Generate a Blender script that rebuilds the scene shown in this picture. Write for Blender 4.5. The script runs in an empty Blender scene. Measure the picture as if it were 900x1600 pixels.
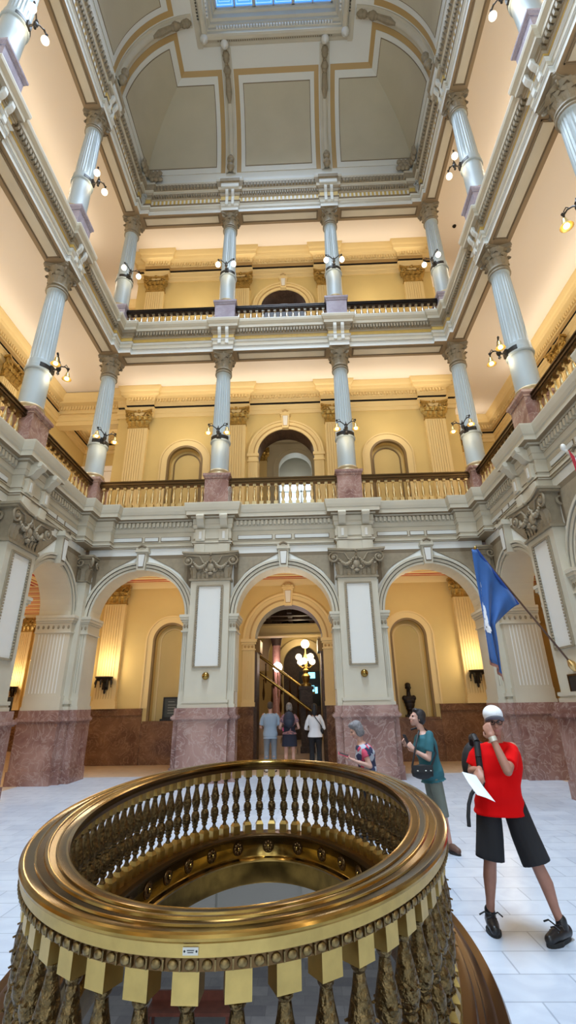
import bpy, bmesh, math, random
from mathutils import Vector, Matrix
random.seed(7)
C = bpy.context.scene.collection
PI = math.pi
sin, cos, rad = math.sin, math.cos, math.radians

# ------------------------------------------------------------------ mesh builder
class MB:
    def __init__(s):
        s.v = []; s.f = []; s.m = []; s.mi = 0
    def add(s, vs, fs, mi=None):
        o = len(s.v); s.v += [tuple(v) for v in vs]
        mi = s.mi if mi is None else mi
        for f in fs:
            s.f.append(tuple(i + o for i in f)); s.m.append(mi)
    def box(s, x0, x1, y0, y1, z0, z1, mi=None):
        v = [(x0,y0,z0),(x1,y0,z0),(x1,y1,z0),(x0,y1,z0),(x0,y0,z1),(x1,y0,z1),(x1,y1,z1),(x0,y1,z1)]
        s.add(v, [(0,3,2,1),(4,5,6,7),(0,1,5,4),(1,2,6,5),(2,3,7,6),(3,0,4,7)], mi)
    def frustum(s, x0, x1, y0, y1, z0, X0, X1, Y0, Y1, z1, mi=None):
        v = [(x0,y0,z0),(x1,y0,z0),(x1,y1,z0),(x0,y1,z0),(X0,Y0,z1),(X1,Y0,z1),(X1,Y1,z1),(X0,Y1,z1)]
        s.add(v, [(0,3,2,1),(4,5,6,7),(0,1,5,4),(1,2,6,5),(2,3,7,6),(3,0,4,7)], mi)
    def steps(s, hx, y0, y1, prof, mi=None):
        """stack of boxes about x=0: prof = (z0, z1, extra)"""
        for z0, z1, e in prof:
            s.box(-hx-e, hx+e, y0-e, y1, z0, z1, mi)
    def prism(s, pts, axis, a, b, mi=None):
        """extrude 2-D polygon; axis 'y': pts are (x,z); 'z': (x,y); 'x': (y,z)"""
        n = len(pts)
        def P(p, t):
            return {'y': (p[0], t, p[1]), 'z': (p[0], p[1], t), 'x': (t, p[0], p[1])}[axis]
        v = [P(p, a) for p in pts] + [P(p, b) for p in pts]
        fs = [tuple(range(n)), tuple(range(2*n-1, n-1, -1))]
        fs += [(i, i+n, (i+1) % n + n, (i+1) % n) for i in range(n)]
        s.add(v, fs, mi)
    def lathe(s, prof, n=24, c=(0,0,0), mi=None, a0=0, a1=2*PI, flute=0, fl=(0,0), mis=None):
        """prof: (r,z) from bottom to top; flute: depth of flutes between z fl"""
        full = abs(a1-a0-2*PI) < 1e-6
        k = n if full else n+1
        v = []
        for r, z in prof:
            for i in range(k):
                a = a0 + (a1-a0)*i/n
                rr = r
                if flute and fl[0] <= z <= fl[1] and i % 2: rr = r - flute
                v.append((c[0]+rr*cos(a), c[1]+rr*sin(a), c[2]+z))
        for j in range(len(prof)-1):
            fs = []
            for i in range(n):
                i2 = (i+1) % k
                fs.append((j*k+i, j*k+i2, (j+1)*k+i2, (j+1)*k+i))
            if j == 0: s.add(v, fs, mis[j] if mis else mi); off = len(s.v)-len(v)
            else:
                m_ = (mis[j] if mis else (s.mi if mi is None else mi))
                for f in fs: s.f.append(tuple(q+off for q in f)); s.m.append(m_)
        if full:
            for j, rev in ((0, True), (len(prof)-1, False)):
                if prof[j][0] > 1e-4:
                    f = [off+j*k+i for i in range(k)]
                    s.f.append(tuple(reversed(f)) if rev else tuple(f)); s.m.append(s.mi if mi is None else mi)
    def tube(s, path, r, n=8, mi=None, caps=True, flat=None):
        """tube along points; r scalar or list"""
        P = [Vector(p) for p in path]; k = len(P)
        R = r if isinstance(r, (list, tuple)) else [r]*k
        t0 = (P[1]-P[0]).normalized()
        up = Vector((0,0,1)) if abs(t0.z) < .9 else Vector((1,0,0))
        N = (up - t0*up.dot(t0)).normalized()
        v = []
        for i in range(k):
            if i == 0: t = t0
            elif i == k-1: t = (P[i]-P[i-1]).normalized()
            else: t = ((P[i+1]-P[i]).normalized() + (P[i]-P[i-1]).normalized())
            t = t.normalized() if t.length > 1e-9 else t0
            N = N - t*N.dot(t)
            N = N.normalized() if N.length > 1e-9 else t.orthogonal().normalized()
            B = t.cross(N)
            for q in range(n):
                a = 2*PI*q/n
                v.append(tuple(P[i] + R[i]*(cos(a)*N + sin(a)*B)))
        fs = [(i*n+q, i*n+(q+1) % n, (i+1)*n+(q+1) % n, (i+1)*n+q) for i in range(k-1) for q in range(n)]
        if caps: fs += [tuple(range(n-1, -1, -1)), tuple((k-1)*n+q for q in range(n))]
        s.add(v, fs, mi)
    def ball(s, c, r, n=12, m=8, mi=None):
        rx, ry, rz = r if isinstance(r, (tuple, list)) else (r, r, r)
        v = [(c[0], c[1], c[2]-rz)]
        for j in range(1, m):
            b = -PI/2 + PI*j/m
            for i in range(n):
                a = 2*PI*i/n
                v.append((c[0]+rx*cos(b)*cos(a), c[1]+ry*cos(b)*sin(a), c[2]+rz*sin(b)))
        v.append((c[0], c[1], c[2]+rz)); t = len(v)-1
        fs = [(0, 1+(i+1) % n, 1+i) for i in range(n)]
        for j in range(m-2):
            fs += [(1+j*n+i, 1+j*n+(i+1) % n, 1+(j+1)*n+(i+1) % n, 1+(j+1)*n+i) for i in range(n)]
        fs += [(t, 1+(m-2)*n+i, 1+(m-2)*n+(i+1) % n) for i in range(n)]
        s.add(v, fs, mi)
    def grid(s, rows, mi=None, flip=False, closed=False):
        nr = len(rows); nc = len(rows[0])
        v = [p for r in rows for p in r]; fs = []
        for j in range(nr-1):
            for i in range(nc if closed else nc-1):
                a, b = j*nc+i, j*nc+(i+1) % nc
                f = (a, b, b+nc, a+nc)
                fs.append(f[::-1] if flip else f)
        s.add(v, fs, mi)
    def sweep(s, path, prof, closed=False, caps=True, mis=None, mi=None, under=None):
        """mitred sweep in plan; prof=(d,z), d to the RIGHT of travel; closed section"""
        P = [Vector(p) for p in path]; n = len(P)
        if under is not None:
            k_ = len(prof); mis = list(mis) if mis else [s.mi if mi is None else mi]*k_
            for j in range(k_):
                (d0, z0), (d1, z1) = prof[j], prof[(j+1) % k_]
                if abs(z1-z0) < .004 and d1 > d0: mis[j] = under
        off = []
        for i in range(n):
            if closed: a, b = P[i-1], P[(i+1) % n]
            else: a, b = (P[i-1] if i else None), (P[i+1] if i < n-1 else None)
            d1 = (P[i]-a).normalized() if a is not None else None
            d2 = (b-P[i]).normalized() if b is not None else None
            n1 = Vector((d1.y, -d1.x)) if d1 else None
            n2 = Vector((d2.y, -d2.x)) if d2 else None
            if n1 is None: m = n2
            elif n2 is None: m = n1
            else: m = (n1+n2)/max(.2, 1+n1.dot(n2))
            off.append(m)
        k = len(prof); base = len(s.v)
        for i in range(n):
            for d, z in prof:
                q = P[i]+off[i]*d; s.v.append((q.x, q.y, z))
        for i in range(n if closed else n-1):
            j2 = (i+1) % n
            for j in range(k):
                jj = (j+1) % k
                s.f.append((base+i*k+j, base+j2*k+j, base+j2*k+jj, base+i*k+jj))
                s.m.append(mis[j] if mis else (s.mi if mi is None else mi))
        if caps and not closed:
            s.f.append(tuple(base+j for j in range(k))); s.m.append(s.mi if mi is None else mi)
            s.f.append(tuple(base+(n-1)*k+j for j in range(k-1, -1, -1))); s.m.append(s.mi if mi is None else mi)
    def merge(s, o, M=None):
        vs = [tuple(M @ Vector(v)) for v in o.v] if M is not None else o.v
        off = len(s.v); s.v += vs
        s.f += [tuple(i+off for i in f) for f in o.f]; s.m += o.m
    def mesh(s, name, mats, smooth=None):
        me = bpy.data.meshes.new(name)
        me.from_pydata(s.v, [], s.f)
        for m in (mats if isinstance(mats, (list, tuple)) else [mats]): me.materials.append(m)
        if isinstance(mats, (list, tuple)) and len(mats) > 1: me.polygons.foreach_set('material_index', s.m)
        bm = bmesh.new(); bm.from_mesh(me)
        bmesh.ops.recalc_face_normals(bm, faces=bm.faces)
        if smooth:
            bmesh.ops.remove_doubles(bm, verts=bm.verts, dist=1e-5)
            for e in bm.edges:
                e.smooth = not (len(e.link_faces) == 2 and e.calc_face_angle(0) > smooth)
            for f in bm.faces: f.smooth = True
        bm.to_mesh(me); bm.free(); me.update()
        return me
    def build(s, name, mats, parent=None, smooth=None):
        return link(name, s.mesh(name, mats, smooth), parent)

def link(name, me, parent=None, loc=None, rz=0):
    o = bpy.data.objects.new(name, me); C.objects.link(o)
    if parent: o.parent = parent
    if loc: o.location = loc
    if rz: o.rotation_euler[2] = rz
    return o
def tag(o, label, cat, group=None):
    o['label'] = label; o['category'] = cat
    if group: o['group'] = group
    return o
def thing(name, label, cat, loc=(0,0,0), rz=0, group=None):
    o = bpy.data.objects.new(name, None); C.objects.link(o)
    o.location = loc; o.rotation_euler = (0, 0, rz); o.empty_display_size = .1
    return tag(o, label, cat, group)
def struct(o):
    o['kind'] = 'structure'; return o
def copy_tree(o, parent=None):
    c = o.copy(); C.objects.link(c); c.parent = parent
    for ch in list(o.children): copy_tree(ch, c)
    return c
def dup(root, loc, rz, label, group=None):
    c = copy_tree(root); c.location = loc; c.rotation_euler = (0, 0, rz); c['label'] = label
    if group: c['group'] = group
    return c
SM = rad(40)

# ------------------------------------------------------------------ materials
def nd(nt, t, **kw):
    n = nt.nodes.new(t)
    for k, v in kw.items():
        if k.startswith('i_'): n.inputs[int(k[2:]) if k[2:].isdigit() else k[2:].replace('_', ' ')].default_value = v
        else: setattr(n, k, v)
    return n
def mat(name, col, rough=.6, metal=0, var=.0, vscale=6, bump=0, bscale=40, emit=None, estr=0, spec=.5, col2=None, sheen=0):
    m = bpy.data.materials.new(name); m.use_nodes = True
    nt = m.node_tree; b = nt.nodes['Principled BSDF']; L = nt.links.new
    b.inputs['Base Color'].default_value = (*col, 1); b.inputs['Roughness'].default_value = rough
    b.inputs['Metallic'].default_value = metal; b.inputs['Specular IOR Level'].default_value = spec
    if sheen: b.inputs['Sheen Weight'].default_value = sheen
    if var or col2 or bump:
        geo = nd(nt, 'ShaderNodeNewGeometry')
    if var or col2:
        nz = nd(nt, 'ShaderNodeTexNoise'); nz.inputs['Scale'].default_value = vscale; nz.inputs['Detail'].default_value = 5
        L(geo.outputs['Position'], nz.inputs['Vector'])
        r = nd(nt, 'ShaderNodeValToRGB')
        c2 = col2 or tuple(c*(1-var) for c in col)
        r.color_ramp.elements[0].color = (*c2, 1); r.color_ramp.elements[1].color = (*col, 1)
        r.color_ramp.elements[0].position = .35; r.color_ramp.elements[1].position = .65
        L(nz.outputs['Fac'], r.inputs['Fac']); L(r.outputs['Color'], b.inputs['Base Color'])
    if bump:
        nb = nd(nt, 'ShaderNodeTexNoise'); nb.inputs['Scale'].default_value = bscale; nb.inputs['Detail'].default_value = 3
        L(geo.outputs['Position'], nb.inputs['Vector'])
        bp = nd(nt, 'ShaderNodeBump'); bp.inputs['Strength'].default_value = bump; bp.inputs['Distance'].default_value = .02
        L(nb.outputs['Fac'], bp.inputs['Height']); L(bp.outputs['Normal'], b.inputs['Normal'])
    if emit:
        b.inputs['Emission Color'].default_value = (*emit, 1); b.inputs['Emission Strength'].default_value = estr
    return m
def marble(name, c1, c2, c3, scale=1.6, rough=.25):
    m = bpy.data.materials.new(name); m.use_nodes = True
    nt = m.node_tree; b = nt.nodes['Principled BSDF']; L = nt.links.new
    geo = nd(nt, 'ShaderNodeNewGeometry')
    n1 = nd(nt, 'ShaderNodeTexNoise'); n1.inputs['Scale'].default_value = scale; n1.inputs['Detail'].default_value = 9; n1.inputs['Distortion'].default_value = .9
    L(geo.outputs['Position'], n1.inputs['Vector'])
    r = nd(nt, 'ShaderNodeValToRGB'); e = r.color_ramp.elements
    e[0].position = .32; e[0].color = (*c1, 1); e[1].position = .7; e[1].color = (*c2, 1)
    L(n1.outputs['Fac'], r.inputs['Fac'])
    n2 = nd(nt, 'ShaderNodeTexNoise'); n2.inputs['Scale'].default_value = scale*2.2; n2.inputs['Detail'].default_value = 8; n2.inputs['Distortion'].default_value = 2.2
    L(geo.outputs['Position'], n2.inputs['Vector'])
    r2 = nd(nt, 'ShaderNodeValToRGB'); e = r2.color_ramp.elements
    e[0].position = .46; e[0].color = (0,0,0,1); e[1].position = .5; e[1].color = (1,1,1,1)
    x = r2.color_ramp.elements.new(.54); x.color = (0,0,0,1)
    L(n2.outputs['Fac'], r2.inputs['Fac'])
    mx = nd(nt, 'ShaderNodeMix', data_type='RGBA')
    vf = nd(nt, 'ShaderNodeMath', operation='MULTIPLY'); vf.inputs[1].default_value = .6; L(r2.outputs['Color'], vf.inputs[0]); L(vf.outputs[0], mx.inputs[0]); L(r.outputs['Color'], mx.inputs[6]); mx.inputs[7].default_value = (*c3, 1)
    L(mx.outputs[2], b.inputs['Base Color']); b.inputs['Roughness'].default_value = rough
    return m
def tiles(name, ca, cb, cm, w, h, mortar=.006, rough=.3, axes='xy', off=.5, spec=.5):
    m = bpy.data.materials.new(name); m.use_nodes = True
    nt = m.node_tree; b = nt.nodes['Principled BSDF']; L = nt.links.new
    geo = nd(nt, 'ShaderNodeNewGeometry')
    br = nd(nt, 'ShaderNodeTexBrick'); br.offset = off
    br.inputs['Color1'].default_value = (*ca, 1); br.inputs['Color2'].default_value = (*cb, 1); br.inputs['Mortar'].default_value = (*cm, 1)
    br.inputs['Scale'].default_value = 1; br.inputs['Brick Width'].default_value = w; br.inputs['Row Height'].default_value = h
    br.inputs['Mortar Size'].default_value = mortar; br.inputs['Mortar Smooth'].default_value = .1; br.inputs['Bias'].default_value = 0
    L(geo.outputs['Position'], br.inputs['Vector'])
    n1 = nd(nt, 'ShaderNodeTexNoise'); n1.inputs['Scale'].default_value = 2.5; n1.inputs['Detail'].default_value = 8; n1.inputs['Distortion'].default_value = 1.5
    L(geo.outputs['Position'], n1.inputs['Vector'])
    r = nd(nt, 'ShaderNodeValToRGB'); e = r.color_ramp.elements
    e[0].position = .35; e[0].color = (.86,.87,.9,1); e[1].position = .6; e[1].color = (1,1,1,1)
    L(n1.outputs['Fac'], r.inputs['Fac'])
    mx = nd(nt, 'ShaderNodeMix', data_type='RGBA', blend_type='MULTIPLY'); mx.inputs[0].default_value = 1
    L(br.outputs['Color'], mx.inputs[6]); L(r.outputs['Color'], mx.inputs[7])
    L(mx.outputs[2], b.inputs['Base Color']); b.inputs['Roughness'].default_value = rough; b.inputs['Specular IOR Level'].default_value = spec
    return m
def stripes(name, cols, period, axis):
    """painted ceiling stripes across world axis (0=x, 1=y)"""
    m = bpy.data.materials.new(name); m.use_nodes = True
    nt = m.node_tree; b = nt.nodes['Principled BSDF']; L = nt.links.new
    geo = nd(nt, 'ShaderNodeNewGeometry'); sp = nd(nt, 'ShaderNodeSeparateXYZ'); L(geo.outputs['Position'], sp.inputs[0])
    mm = nd(nt, 'ShaderNodeMath', operation='DIVIDE'); mm.inputs[1].default_value = period; L(sp.outputs[axis], mm.inputs[0])
    fr = nd(nt, 'ShaderNodeMath', operation='FRACT'); L(mm.outputs[0], fr.inputs[0])
    r = nd(nt, 'ShaderNodeValToRGB'); r.color_ramp.interpolation = 'CONSTANT'
    el = r.color_ramp.elements
    while len(el) > 1: el.remove(el[-1])
    el[0].position = 0; el[0].color = (*cols[0][1], 1)
    for p, c in cols[1:]:
        x = el.new(p); x.color = (*c, 1)
    L(fr.outputs[0], r.inputs['Fac']); L(r.outputs['Color'], b.inputs['Base Color']); b.inputs['Roughness'].default_value = .7
    return m

CREAM = mat('cream_paint', (.60,.55,.43), .55, var=.08, vscale=1.3)
PALE = mat('pale_paint', (.68,.69,.65), .5)
WALLP = mat('arcade_paint', (.80,.81,.77), .5)
COLP = mat('column_paint', (.40,.46,.475), .45)
WHITE = mat('white_panel', (.74,.73,.68), .5)
UNDER = mat('tan_shaded_soffit', (.29,.21,.12), .6)  # tan soffit paint with underside shade mixed into the colour
TAUPE = mat('taupe_paint', (.40,.34,.245), .55)
STONE = mat('taupe_relief', (.32,.26,.17), .6, var=.15, vscale=9)
GROOVE = mat('umber_line', (.20,.15,.09), .7)
GOLD = mat('gold_paint', (.66,.46,.12), .5, var=.1)
OCHRE = mat('ochre_band', (.47,.31,.12), .55)
WALL = mat('yellow_wall', (.71,.54,.22), .65, var=.06, vscale=1)
WALLT = mat('yellow_trim', (.78,.61,.30), .55)
CEIL = mat('ceiling_plaster', (.86,.80,.73), .8)
VAULT = mat('vault_panel', (.52,.47,.34), .8, var=.08, vscale=.8)
VWHITE = mat('vault_border', (.70,.70,.64), .7)
PINK = marble('rose_marble', (.19,.085,.07), (.42,.255,.21), (.50,.37,.32), 1.2)
PINKP = marble('pale_rose_marble', (.30,.26,.31), (.43,.39,.46), (.28,.22,.28), 2.2)
BROWN = marble('brown_marble', (.10,.045,.025), (.22,.115,.06), (.30,.17,.10), 1.3)
DARKB = marble('dark_marble', (.035,.018,.012), (.09,.05,.03), (.13,.08,.05), 1.4, .5)
BRASS = mat('polished_brass', (.44,.285,.08), .17, 1, var=.35, vscale=7)
EGGB = mat('worn_bronze', (.30,.21,.09), .4, 1, var=.4, vscale=60)
BALB = mat('baluster_brass', (.68,.55,.30), .3, 1)
BRASSB = mat('brushed_brass', (.60,.42,.14), .36, 1, var=.15, vscale=14)
BRONZE = mat('chased_bronze', (.21,.14,.06), .36, 1, var=.55, vscale=45, bump=.9, bscale=38)
BRONZED = mat('dark_bronze', (.15,.085,.035), .3, 1)
IRON = mat('black_iron', (.03,.026,.022), .45, .6)
FLOOR = tiles('white_marble_floor', (.58,.635,.71), (.52,.575,.65), (.33,.38,.45), .62, .31, .006, .28)
FLOORW = tiles('warm_marble_floor', (.62,.46,.30), (.58,.42,.27), (.4,.3,.2), .6, .6, .006, .3)
FLOORL = tiles('lower_floor_tile', (.42,.42,.43), (.24,.24,.26), (.2,.2,.2), .6, .4, .004, .4)
STRY = stripes('painted_stripe_ceiling', [(0,(.86,.66,.3)),(.16,(.50,.04,.025)),(.34,(.9,.78,.5)),(.46,(.50,.04,.025)),(.6,(.86,.66,.3)),(.78,(.42,.12,.04)),(.86,(.9,.76,.5))], .78, 1)
STRX = stripes('painted_stripe_ceiling_side', [(0,(.86,.66,.3)),(.16,(.50,.04,.025)),(.34,(.9,.78,.5)),(.46,(.50,.04,.025)),(.6,(.86,.66,.3)),(.78,(.42,.12,.04)),(.86,(.9,.76,.5))], .78, 0)
BLACK = mat('black_satin', (.012,.012,.014), .5)
# ------------------------------------------------------------------ architecture helpers
def arch_wall(mb, u0, u1, z0, z1, uc, r, zs, yf, yb, mi=0, mi_in=None, sill=None, n=24):
    """wall slab with a round-headed opening (front y=yf, back y=yb)"""
    mi_in = mi if mi_in is None else mi_in
    sl = z0 if sill is None else sill
    if sill is not None: mb.box(uc-r, uc+r, yf, yb, z0, sill, mi)
    mb.box(u0, uc-r, yf, yb, z0, zs, mi); mb.box(uc+r, u1, yf, yb, z0, zs, mi)
    cR = math.atan2(z1-zs, u1-uc); cL = math.atan2(z1-zs, u0-uc)
    an = sorted(set([PI*i/n for i in range(n+1)] + [cR, cL]))
    A = []; B = []
    for a in an:
        A.append((uc+r*cos(a), zs+r*sin(a)))
        if a <= cR+1e-9: B.append((u1, zs+(u1-uc)*math.tan(a)))
        elif a >= cL-1e-9: B.append((u0, zs+(u0-uc)*math.tan(a)))
        else: B.append((uc+(z1-zs)/math.tan(a), z1))
    k = len(an)
    for y in (yf, yb):
        v = [(p[0], y, p[1]) for p in A] + [(p[0], y, p[1]) for p in B]
        mb.add(v, [(i, i+1, k+i+1, k+i) for i in range(k-1)], mi)
    v = [(p[0], yf, p[1]) for p in A] + [(p[0], yb, p[1]) for p in A]
    mb.add(v, [(i, i+1, k+i+1, k+i) for i in range(k-1)], mi_in)
    mb.box(u0, u1, yf+.01, yb-.01, z1-.02, z1, mi)
def arch_ring(mb, uc, zs, prof, n=32, a0=0, a1=PI, mis=None, mi=None, drop=0):
    """prof: closed section of (r, y); drop: vertical legs below the spring line"""
    k = len(prof); rows = []
    if drop: rows.append([(uc+r, y, zs-drop) for r, y in prof])
    for i in range(n+1):
        a = a0+(a1-a0)*i/n
        rows.append([(uc+r*cos(a), y, zs+r*sin(a)) for r, y in prof])
    if drop: rows.append([(uc-r, y, zs-drop) for r, y in prof])
    base = len(mb.v)
    for row in rows: mb.v += row
    for i in range(len(rows)-1):
        for j in range(k):
            jj = (j+1) % k
            mb.f.append((base+i*k+j, base+(i+1)*k+j, base+(i+1)*k+jj, base+i*k+jj))
            mb.m.append(mis[j] if mis else (mb.mi if mi is None else mi))
    for i in (0, len(rows)-1):
        mb.f.append(tuple(base+i*k+j for j in range(k))); mb.m.append(mb.mi if mi is None else mi)
def keystone(mb, uc, z0, z1, w, y0, y1, mi=0, mi_in=1, mi_line=None):
    mb.prism([(uc-w*.42, z0), (uc+w*.42, z0), (uc+w*.56, z1-.12), (uc-w*.56, z1-.12)], 'y', y0, y1, mi)
    mb.prism([(uc-w*.24, z0+.1), (uc+w*.24, z0+.1), (uc+w*.33, z1-.2), (uc-w*.33, z1-.2)], 'y', y0-.025, y0+.01, mi_in)
    if mi_line is not None:
        mb.prism([(uc-w*.29, z0+.07), (uc+w*.29, z0+.07), (uc+w*.38, z1-.175), (uc-w*.38, z1-.175)], 'y', y0-.012, y0+.01, mi_line)
    mb.box(uc-w*.7, uc+w*.7, y0-.05, y1, z1-.13, z1-.07, mi); mb.box(uc-w*.62, uc+w*.62, y0-.03, y1, z1-.07, z1, mi)
    mb.tube([(uc-w*.4, y0-.02, z1+.0), (uc, y0-.05, z1+.05), (uc+w*.4, y0-.02, z1+.0)], .035, 6, mi_line if mi_line is not None else mi)
def spiral(c, r, turns, plane, sgn=1, n=26, end=.18, a0=PI/2, d=0):
    """volute path; plane = (ux, uz) two unit vectors"""
    ux, uz = Vector(plane[0]), Vector(plane[1]); out = []
    for i in range(n+1):
        t = i/n; a = a0 - sgn*turns*2*PI*t; rr = r*(1-(1-end)*t)
        out.append(tuple(Vector(c) + ux*(rr*cos(a)) + uz*(rr*sin(a))))
    return out
def leaf(mb, base, out, h, w, curl, mi=None):
    """acanthus leaf: base point, outward dir (2-D), height, width, tip projection"""
    o = Vector((out[0], out[1], 0)).normalized(); t = Vector((-o.y, o.x, 0)); rows = []
    N = 7
    for i in range(N+1):
        s = i/N
        z = h*min(1, s*1.12) - (h*.16*max(0, s-.8)/.2 if s > .8 else 0)
        d = curl*(s**2.4)
        ww = w*(.72+.5*sin(PI*min(1, s*.95)))*(1 if s < .8 else (1-(s-.8)*2.6))*.5*(1+.16*(i % 2))
        row = []
        for q in (-1, -.55, -.15, 0, .15, .55, 1):
            dd = d - .10*w*abs(q)**1.5 + (.05*w if q == 0 else 0) + .012*(i % 2)
            row.append(tuple(Vector(base) + o*dd + t*(ww*q) + Vector((0, 0, z - .05*h*abs(q)))))
        rows.append(row)
    mb.grid(rows, mi); 
    mb.grid([[tuple(Vector(p)-o*.012) for p in r] for r in rows], mi, flip=True)
def corinthian(r, h, full=True):
    """round Corinthian capital: astragal, bell, 2 rows of leaves, 4 corner volutes, concave abacus"""
    mb = MB()
    mb.lathe([(r*1.0,0),(r*1.22,.015),(r*1.22,.05),(r*1.02,.07),(r*1.0,.13),(r*1.18,.14),(r*1.18,.18),(r*.98,.2),(r*1.0,h*.5),(r*1.12,h*.75),(r*1.4,h*.88)], 24)
    for k in range(8):
        a = 2*PI*k/8
        leaf(mb, (r*1.0*cos(a), r*1.0*sin(a), .18), (cos(a), sin(a)), h*.34, r*.72, r*.42)
    for k in range(8):
        a = 2*PI*(k+.5)/8
        leaf(mb, (r*1.02*cos(a), r*1.02*sin(a), h*.36), (cos(a), sin(a)), h*.34, r*.66, r*.55)
    for k in range(4):
        a = PI/4+k*PI/2; o = Vector((cos(a), sin(a), 0))
        c = o*(r*1.52)+Vector((0,0,h*.76))
        sp = spiral(c, r*.27, 1.4, (o, (0,0,1)), 1, 18, .2)
        mb.tube([tuple(o*(r*1.0)+Vector((0,0,h*.5))), tuple(o*(r*1.2)+Vector((0,0,h*.74)))]+sp, r*.085, 6)
        mb.ball(tuple(c), r*.1, 8, 6)
    pts = []
    R = r*1.92
    for k in range(4):
        a = PI/4+k*PI/2; nx = PI/4+(k+1)*PI/2
        A = Vector((R*cos(a+.07), R*sin(a+.07))); B = Vector((R*cos(nx-.07), R*sin(nx-.07)))
        m = Vector((cos(a+PI/4), sin(a+PI/4)))
        pts += [tuple(A+(B-A)*t - m*(r*.34*sin(PI*t))) for t in (0,.2,.4,.6,.8,1)]
    mb.prism(pts, 'z', h*.88, h*.94); mb.prism([(x*1.05, y*1.05) for x, y in pts], 'z', h*.945, h)
    for k in range(4):
        a = k*PI/2
        mb.ball((r*1.22*cos(a), r*1.22*sin(a), h*.92), r*.17, 8, 6)
    return mb
def pilaster_capital(hw, h, dep, volute=True):
    """flat Corinthian pilaster capital, front at y=-dep, base at z=0"""
    mb = MB()
    mb.box(-hw*1.06, hw*1.06, -dep-.03, 0, 0, .05)
    mb.box(-hw, hw, -dep, 0, .05, h*.9)
    n = 4
    for row, (z, hh, c, off) in enumerate(((.05, h*.42, .09, 0), (h*.34, h*.38, .13, .5))):
        for k in range(n+(1 if row else 0)):
            x = -hw + 2*hw*(k+(.5 if not row else 0))/n
            leaf(mb, (x, -dep, z), (0, -1), hh, hw*.52, c)
    for s in (-1, 1):
        o = Vector((s*.8, -.6, 0)).normalized()
        c = Vector((s*hw*1.02, -dep-.07, h*.74))
        sp = spiral(c, h*.17, 1.5, ((s,0,0),(0,0,1)), 1, 18, .2)
        mb.tube([(s*hw*.3, -dep-.01, h*.5), (s*hw*.62, -dep-.05, h*.86)]+sp, h*.045, 6)
        mb.ball(tuple(c), h*.07, 8, 6)
    pts = [(-hw*1.38, -dep-.17), (-hw*.8, -dep-.09), (0, -dep-.06), (hw*.8, -dep-.09), (hw*1.38, -dep-.17), (hw*1.3, 0), (-hw*1.3, 0)]
    mb.prism(pts, 'z', h*.9, h)
    mb.ball((0, -dep-.09, h*.93), h*.09, 8, 6)
    return mb
def composite_relief(hw, h, dep):
    """wide low pier capital: swagged cartouche, corner volutes, dished abacus (front at y=-dep)"""
    mb = MB()
    mb.box(-hw-.05, hw+.05, -dep-.05, 0, -.05, 0); mb.box(-hw-.02, hw+.02, -dep-.02, 0, 0, .03)
    rows = []
    for i in range(6):
        t = i/5; e = .10*t**2
        rows.append([(-hw-e, 0, h*.88*t), (-hw-e, -dep-e, h*.88*t), (hw+e, -dep-e, h*.88*t), (hw+e, 0, h*.88*t)])
    mb.grid(rows); mb.add([rows[-1][0], rows[-1][1], rows[-1][2], rows[-1][3]], [(0,1,2,3)])
    for s in (-1, 1):
        c = Vector((s*(hw+.08), -dep-.13, h*.66))
        sp = spiral(c, h*.2, 1.7, ((s,0,0),(0,0,1)), 1, 26, .15)
        mb.tube([(s*hw*.35, -dep-.06, h*.55), (s*hw*.6, -dep-.1, h*.84)]+sp, h*.035, 6)
        mb.ball(tuple(c), h*.07, 8, 6)
        leaf(mb, (s*(hw-.06), -dep-.02, .02), (s*.5, -1), h*.5, .16, .12)
        leaf(mb, (s*(hw-.2), -dep-.01, .02), (0, -1), h*.34, .13, .07)
        # side volute facing along the wall
        c2 = Vector((s*(hw+.12), -dep*.55, h*.66))
        mb.tube(spiral(c2, h*.19, 1.5, ((0,1,0),(0,0,1)), 1, 20, .2), h*.035, 6)
        # garland from cartouche to volute
        P = [(s*(.1+(hw-.16)*t), -dep-.09-.04*sin(PI*t), h*(.62-.22*sin(PI*t)-.02*t)) for t in [i/9 for i in range(10)]]
        for i, p in enumerate(P): mb.ball(p, .035+.018*sin(PI*i/9), 7, 5)
        for t in (.25, .5, .75):
            leaf(mb, (s*hw*t*.9, -dep-.02, .0), (s*.2, -1), h*.3, .12, .06)
    # cartouche
    for (x, z, rx, rz) in ((0,.42,.13,.17),(0,.66,.07,.09),(-.11,.3,.07,.09),(.11,.3,.07,.09),(0,.18,.1,.07),(-.15,.5,.05,.08),(.15,.5,.05,.08),(0,.8,.05,.06)):
        mb.ball((x, -dep-.06, z*h), (rx*hw*1.6, .06, rz*h), 10, 6)
    for s in (-1, 1):
        mb.tube(spiral((s*.12, -dep-.1, h*.32), h*.11, 1.2, ((s,0,0),(0,0,1)), 1, 14, .25), .014, 5)
        mb.tube([(0, -dep-.1, h*.8), (s*.07, -dep-.1, h*.64), (s*.17, -dep-.11, h*.56), (s*.24, -dep-.1, h*.62)], .016, 5)
    W = hw+.2
    top = [(-W-.05, -dep-.24), (-W*.66, -dep-.17), (-W*.3, -dep-.115), (0, -dep-.1), (W*.3, -dep-.115), (W*.66, -dep-.17), (W+.05, -dep-.24), (W, 0), (-W, 0)]
    mb.prism([(x*.96, y*.93 if y else 0) for x, y in top], 'z', h*.86, h*.93); mb.prism(top, 'z', h*.93, h)
    mb.ball((0, -dep-.15, h*.92), .05, 8, 6)
    return mb
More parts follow.
